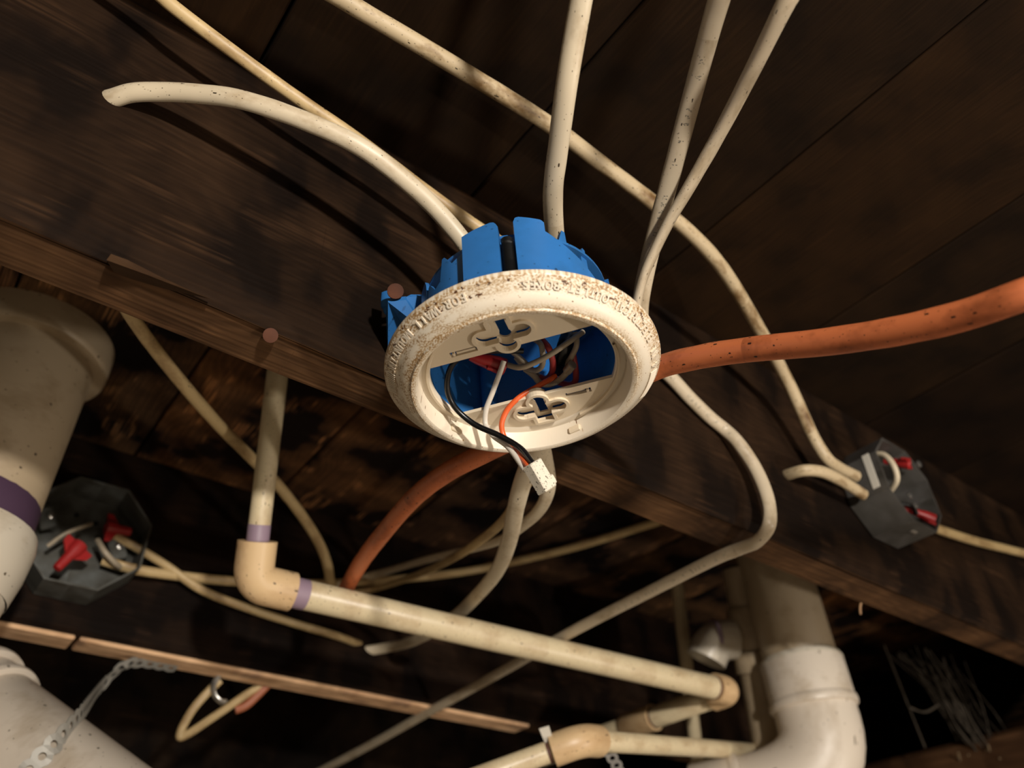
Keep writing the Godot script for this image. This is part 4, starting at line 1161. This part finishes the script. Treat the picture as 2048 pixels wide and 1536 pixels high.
func build_drains() -> void:
	# right stack
	var t := thing("drain_stack", "fat white drain pipe with a bright hub and bend at the lower right", "drain pipe")
	var a := Vector3(0.7629, 1.3374, -0.4850)
	var b := Vector3(0.7686, 1.2359, -0.4850)
	var dn := (b - a).normalized()
	pipe("pipe", t, a - dn * 0.12, b + dn * 0.02, 0.0385, M.pvc_shaded, 48)
	drain_hub("hub", t, b - dn * 0.004, b + dn * 0.046, 0.0432, M.pvc_white)
	var lip := st0()
	lathe(lip, [Vector2(0.0380, 0.001), Vector2(0.0410, -0.0030), Vector2(0.0434, 0.0015), Vector2(0.0434, 0.003)], 48, along(b - dn * 0.004, b))
	put("glue_bead", lip, M.pvc, t)
	var start := b + dn * 0.058
	var away := Vector3(-0.55, -0.10, -0.82).normalized()
	var pts := [b + dn * 0.044]
	for k in 13:
		var q := k / 12.0
		var c := start + dn * 0.056
		pts.append(start.lerp(c, q).lerp(c.lerp(c + away * 0.085, q), q))
	var s := st0()
	tube(s, pts, 0.083, 0.083, dn.cross(away).normalized(), 48, 1, 0.0, 3.0)
	put("bend", s, M.pvc_white, t)
	var end: Vector3 = pts[-1]
	drain_hub("hub", t, end + away * 0.05, end, 0.0440, M.pvc_white)
	pipe("pipe", t, end + away * 0.03, end + away * 0.35, 0.0385, M.pvc, 40)

	# smaller stack behind it
	var t2 := thing("drain_stack", "narrow drain pipe with a side elbow standing behind the fat one", "drain pipe")
	var p := Vector3(0.7606, 1.3086, -0.5321)
	var q2 := Vector3(0.7908, 1.1599, -0.5610)
	var d2 := (q2 - p).normalized()
	pipe("pipe", t2, p - d2 * 0.05, q2 + d2 * 0.1, 0.0205, M.pvc_shaded, 32)
	pipe("coupling", t2, p - d2 * 0.004, p + d2 * 0.042, 0.0252, M.pvc_shaded, 32)
	pipe("coupling", t2, p + d2 * 0.044, p + d2 * 0.066, 0.0246, M.pvc_shaded, 32)
	var side := (Vector3(0.7120, 1.2735, -0.5737) - (p + d2 * 0.025)).normalized()
	side = (side - d2 * side.dot(d2)).normalized()
	var c2 := p + d2 * 0.028 + side * 0.046
	pipe("stub", t2, p + d2 * 0.024, c2, 0.0190, M.pvc_shaded, 28)
	elbow("side_elbow", t2, c2, -side, (side * 0.5 + d2 * 0.8), 0.024, 0.0225, 0.015, M.pvc)
	band("primer_band", t2, c2 - side * 0.004, c2 + side * 0.001, 0.0232, M.primer)

	# left stack
	var t3 := thing("drain_stack", "fat drain pipe tinted darker for shade, with purple primer band at the left edge", "drain pipe")
	var m := Vector3(-0.0043, 1.3421, -0.6338)
	var low := m + Vector3(0, -0.092, 0)
	pipe("pipe", t3, m + Vector3(0, 0.05, 0), low + Vector3(0, -0.05, 0), 0.0505, M.pvc_shaded, 48)
	var fl := st0()
	lathe(fl, [Vector2(0.050, 0.0380), Vector2(0.0590, 0.0380), Vector2(0.0605, 0.0395), Vector2(0.0610, 0.043), Vector2(0.0610, 0.0645), Vector2(0.050, 0.0645)], 48, Transform3D(Basis(), m))
	put("top_hub", fl, M.pvc_shaded, t3)
	band("primer_band", t3, low + Vector3(0, -0.022, 0), low + Vector3(0, 0.004, 0), 0.0512, M.primer_dark)
	var hb := st0()
	lathe(hb, [Vector2(0.052, -0.070), Vector2(0.0560, -0.050), Vector2(0.0575, -0.030), Vector2(0.0560, -0.0215), Vector2(0.0505, -0.021)], 48, Transform3D(Basis(), low))
	put("lower_hub", hb, M.pvc, t3)
	var eb := st0()
	tube(eb, [low + Vector3(0, -0.060, 0), low + Vector3(-0.006, -0.085, 0), low + Vector3(-0.035, -0.118, 0), low + Vector3(-0.10, -0.135, 0), low + Vector3(-0.22, -0.140, 0)], 0.104, 0.104, Vector3.BACK, 40, 8)
	put("bend", eb, M.pvc, t3)

	# the big drain low at the left, slung from the farther joist
	var t4 := thing("drain_pipe", "large white drain pipe and hub low in the left corner", "drain pipe")
	var u := Vector3(0.0492, 1.1383, -0.7490)
	var v := Vector3(0.1497, 1.0599, -0.6670)
	var dr := (v - u).normalized()
	pipe("pipe", t4, u, u + dr * 0.6, 0.0475, M.pvc_white, 48)
	drain_hub("hub", t4, u - dr * 0.05, u + dr * 0.004, 0.0530, M.pvc_white)
	drain_hub("hub", t4, u - dr * 0.004, u + dr * 0.026, 0.0500, M.pvc_white)
	var bd := st0()
	tube(bd, [u - dr * 0.03, u - dr * 0.08 + Vector3(0, 0.01, 0), u - dr * 0.13 + Vector3(0, 0.05, 0), u - dr * 0.15 + Vector3(0, 0.10, 0)], 0.095, 0.095, Vector3(0.3, 0, 0.95), 40, 8)
	put("bend", bd, M.pvc_white, t4)


# a perforated band along a path; its face looks towards «face»
func perforated_band(pts: Array, faces: Array, w: float, pitch: float) -> SurfaceTool:
	var st := st0()
	var path := smooth_path(pts, 24)
	var lens := [0.0]
	for i in range(1, path.size()): lens.append(lens[i - 1] + path[i].distance_to(path[i - 1]))
	var total: float = lens[-1]
	var count := int(total / pitch)
	for k in count:
		var n_side := 10
		for half in 2:
			var t := 0.0006 * (half - 0.5)
			var ringo := []; var ringi := []
			for j in n_side + 1:
				var a := TAU * j / n_side
				var dx := cos(a); var dy := sin(a)
				var m := maxf(absf(dx), absf(dy))
				ringo.append(band_point(path, lens, faces, (k + 0.5) * pitch + dx / m * pitch * 0.5, dy / m * w * 0.5, t))
				ringi.append(band_point(path, lens, faces, (k + 0.5) * pitch + dx * pitch * 0.27, dy * pitch * 0.27, t))
			var fc: Vector3 = band_point(path, lens, faces, (k + 0.5) * pitch, 0.0, -t * 4.0)
			for j in n_side:
				face4(st, ringo[j], ringo[j + 1], ringi[j + 1], ringi[j], fc, [Vector2.ZERO, Vector2.ZERO, Vector2.ZERO, Vector2.ZERO])
	return st

func band_point(path: Array, lens: Array, faces: Array, s: float, across: float, t: float) -> Vector3:
	var i := 0
	while i < lens.size() - 2 and lens[i + 1] < s: i += 1
	var q := clampf((s - lens[i]) / maxf(lens[i + 1] - lens[i], 1e-6), 0.0, 1.0)
	var p: Vector3 = path[i].lerp(path[i + 1], q)
	var tan: Vector3 = (path[mini(i + 2, path.size() - 1)] - path[maxi(i - 1, 0)]).normalized()
	var f: float = (float(i) + q) / (path.size() - 1) * (faces.size() - 1)
	var k := mini(int(f), faces.size() - 2)
	var n: Vector3 = faces[k].lerp(faces[k + 1], f - k)
	n = (n - tan * n.dot(tan)).normalized()
	return p + tan.cross(n) * across + n * t


func build_small_things() -> void:
	var eye := -Vector3(0.487850, 0.621796, -0.612676)
	var strap := perforated_band([Vector3(0.2123, 1.2155, -0.7898), Vector3(0.1961, 1.2155, -0.7890), Vector3(0.1797, 1.2145, -0.7883), Vector3(0.1651, 1.2080, -0.7817), Vector3(0.1567, 1.1960, -0.7953), Vector3(0.1188, 1.1281, -0.6631), Vector3(0.1054, 1.1034, -0.6450), Vector3(0.0953, 1.0857, -0.6482), Vector3(0.0886, 1.0732, -0.6614)], [Vector3(0, -1, 0.2), Vector3(0, -1, 0.3), Vector3(0.5, -0.6, 0.6), Vector3(0.95, 0.2, 0.35), eye, eye], 0.0135, 0.0098)
	single("hanger_strap", strap, plain(Color(0.62, 0.61, 0.58), 0.5, 0.2), "perforated hanger strap from the pale strip down round the large drain", "strap")
	var st := st0()
	tube(st, [Vector3(0.2536, 1.2174, -0.7900), Vector3(0.2521, 1.2099, -0.7950), Vector3(0.2557, 1.2024, -0.8000), Vector3(0.2628, 1.1970, -0.8000), Vector3(0.2688, 1.1970, -0.8000)], 0.0058, 0.0030, eye, 12)
	single("pipe_hook", st, M.steel, "shiny curved metal hook under the pale wood strip", "hook")
	var cp := st0()
	tube(cp, [Vector3(0.3087, 1.2222, -0.8000), Vector3(0.3007, 1.2103, -0.8050), Vector3(0.2918, 1.1994, -0.8100), Vector3(0.2832, 1.1947, -0.8120)], 0.0085, 0.0066, eye, 12)
	single("copper_strap_end", cp, M.copper, "copper coloured tab beside the folded cable under the strip", "copper tab")
	var tg := st0()
	var tp := [Vector3(0.4128, 1.1235, -0.4990), Vector3(0.4181, 1.1251, -0.4932), Vector3(0.4258, 1.1171, -0.4984), Vector3(0.4218, 1.1152, -0.5035)]
	solid_poly(tg, tp, (tp[1] - tp[0]).cross(tp[2] - tp[0]).normalized() * 0.0008)
	single("paper_tag", tg, M.paper, "small white paper tag at the lower pipe elbow", "tag")
	var s2 := perforated_band([Vector3(0.4861, 1.1219, -0.5076), Vector3(0.4946, 1.1159, -0.5069), Vector3(0.5093, 1.1063, -0.5131), Vector3(0.5171, 1.0964, -0.5169)], [eye, eye], 0.0095, 0.0085)
	single("hanger_strap", s2, plain(Color(0.55, 0.54, 0.52), 0.5, 0.2), "short grey strap hanging below the lower pipe elbow", "strap")

	# cobwebs and torn fibre in the dark bay at the lower right
	var rng := RandomNumberGenerator.new()
	rng.seed = 77
	var web := st0()
	for k in 26:
		var f := rng.randf()
		var a := Vector3(1.0152, 1.3049, -0.4963).lerp(Vector3(1.0619, 1.2813, -0.4504), f) + Vector3(rng.randf_range(-0.01, 0.01), 0, rng.randf_range(-0.02, 0.02))
		var b := Vector3(1.1414, 1.2100, -0.5085).lerp(Vector3(1.1796, 1.2038, -0.4843), f) + Vector3(rng.randf_range(-0.01, 0.01), rng.randf_range(-0.01, 0.01), rng.randf_range(-0.02, 0.02))
		var m := a.lerp(b, 0.5) + Vector3(rng.randf_range(-0.012, 0.012), rng.randf_range(-0.016, 0.006), rng.randf_range(-0.01, 0.01))
		tube(web, [a, m, b], rng.randf_range(0.0006, 0.002), rng.randf_range(0.0006, 0.002), eye, 5, 5, 0.0, 4.0, 0.3)
	for k in 3:
		tube(web, [Vector3(0.9966, 1.3105, -0.5054), Vector3(1.0313, 1.2699, -0.5190), Vector3(1.0963, 1.2090, -0.5454)], 0.0022, 0.0018, eye + Vector3(k * 0.2, 0, 0), 5, 6, 0.0, 4.0, 0.3)
	tube(web, [Vector3(1.0509, 1.2471, -0.5266), Vector3(1.0693, 1.2420, -0.5171), Vector3(1.0808, 1.2495, -0.5002)], 0.003, 0.002, eye, 5, 6, 0.0, 4.0, 0.3)
	var wb := single("cobweb", web, M.web, "dusty cobweb strands hanging from the joist to the sill at the lower right", "cobweb")
	wb.set_meta("kind", "stuff")
	var ins := st0()
	for k in 90:
		var c := Vector3(1.1817, 1.1990, -0.5039) + Vector3(rng.randfn(0, 0.018), rng.randfn(0, 0.008), rng.randfn(0, 0.03))
		var d := Vector3(rng.randfn(), rng.randfn() * 0.5, rng.randfn()).normalized() * rng.randf_range(0.006, 0.02)
		tube(ins, [c - d, c + Vector3(0, rng.randf_range(-0.004, 0.004), 0), c + d], 0.0022, 0.0016, Vector3.UP, 5, 3)
	var im := single("insulation_tuft", ins, plain(Color(0.52, 0.44, 0.33), 0.95), "tuft of loose tan fibre on the sill in the lower right corner", "fibre tuft")
	im.set_meta("kind", "stuff")
	# splinter and bent nail under the nearest joist, far right
	var sp := st0()
	tube(sp, [Vector3(0.6387, 1.2205, -0.3321), Vector3(0.6426, 1.2180, -0.3364), Vector3(0.6498, 1.2160, -0.3414)], 0.002, 0.0012, eye, 6, 4)
	single("splinter", sp, M.strip, "small splinter hanging under the nearest joist beside the right drain", "splinter")
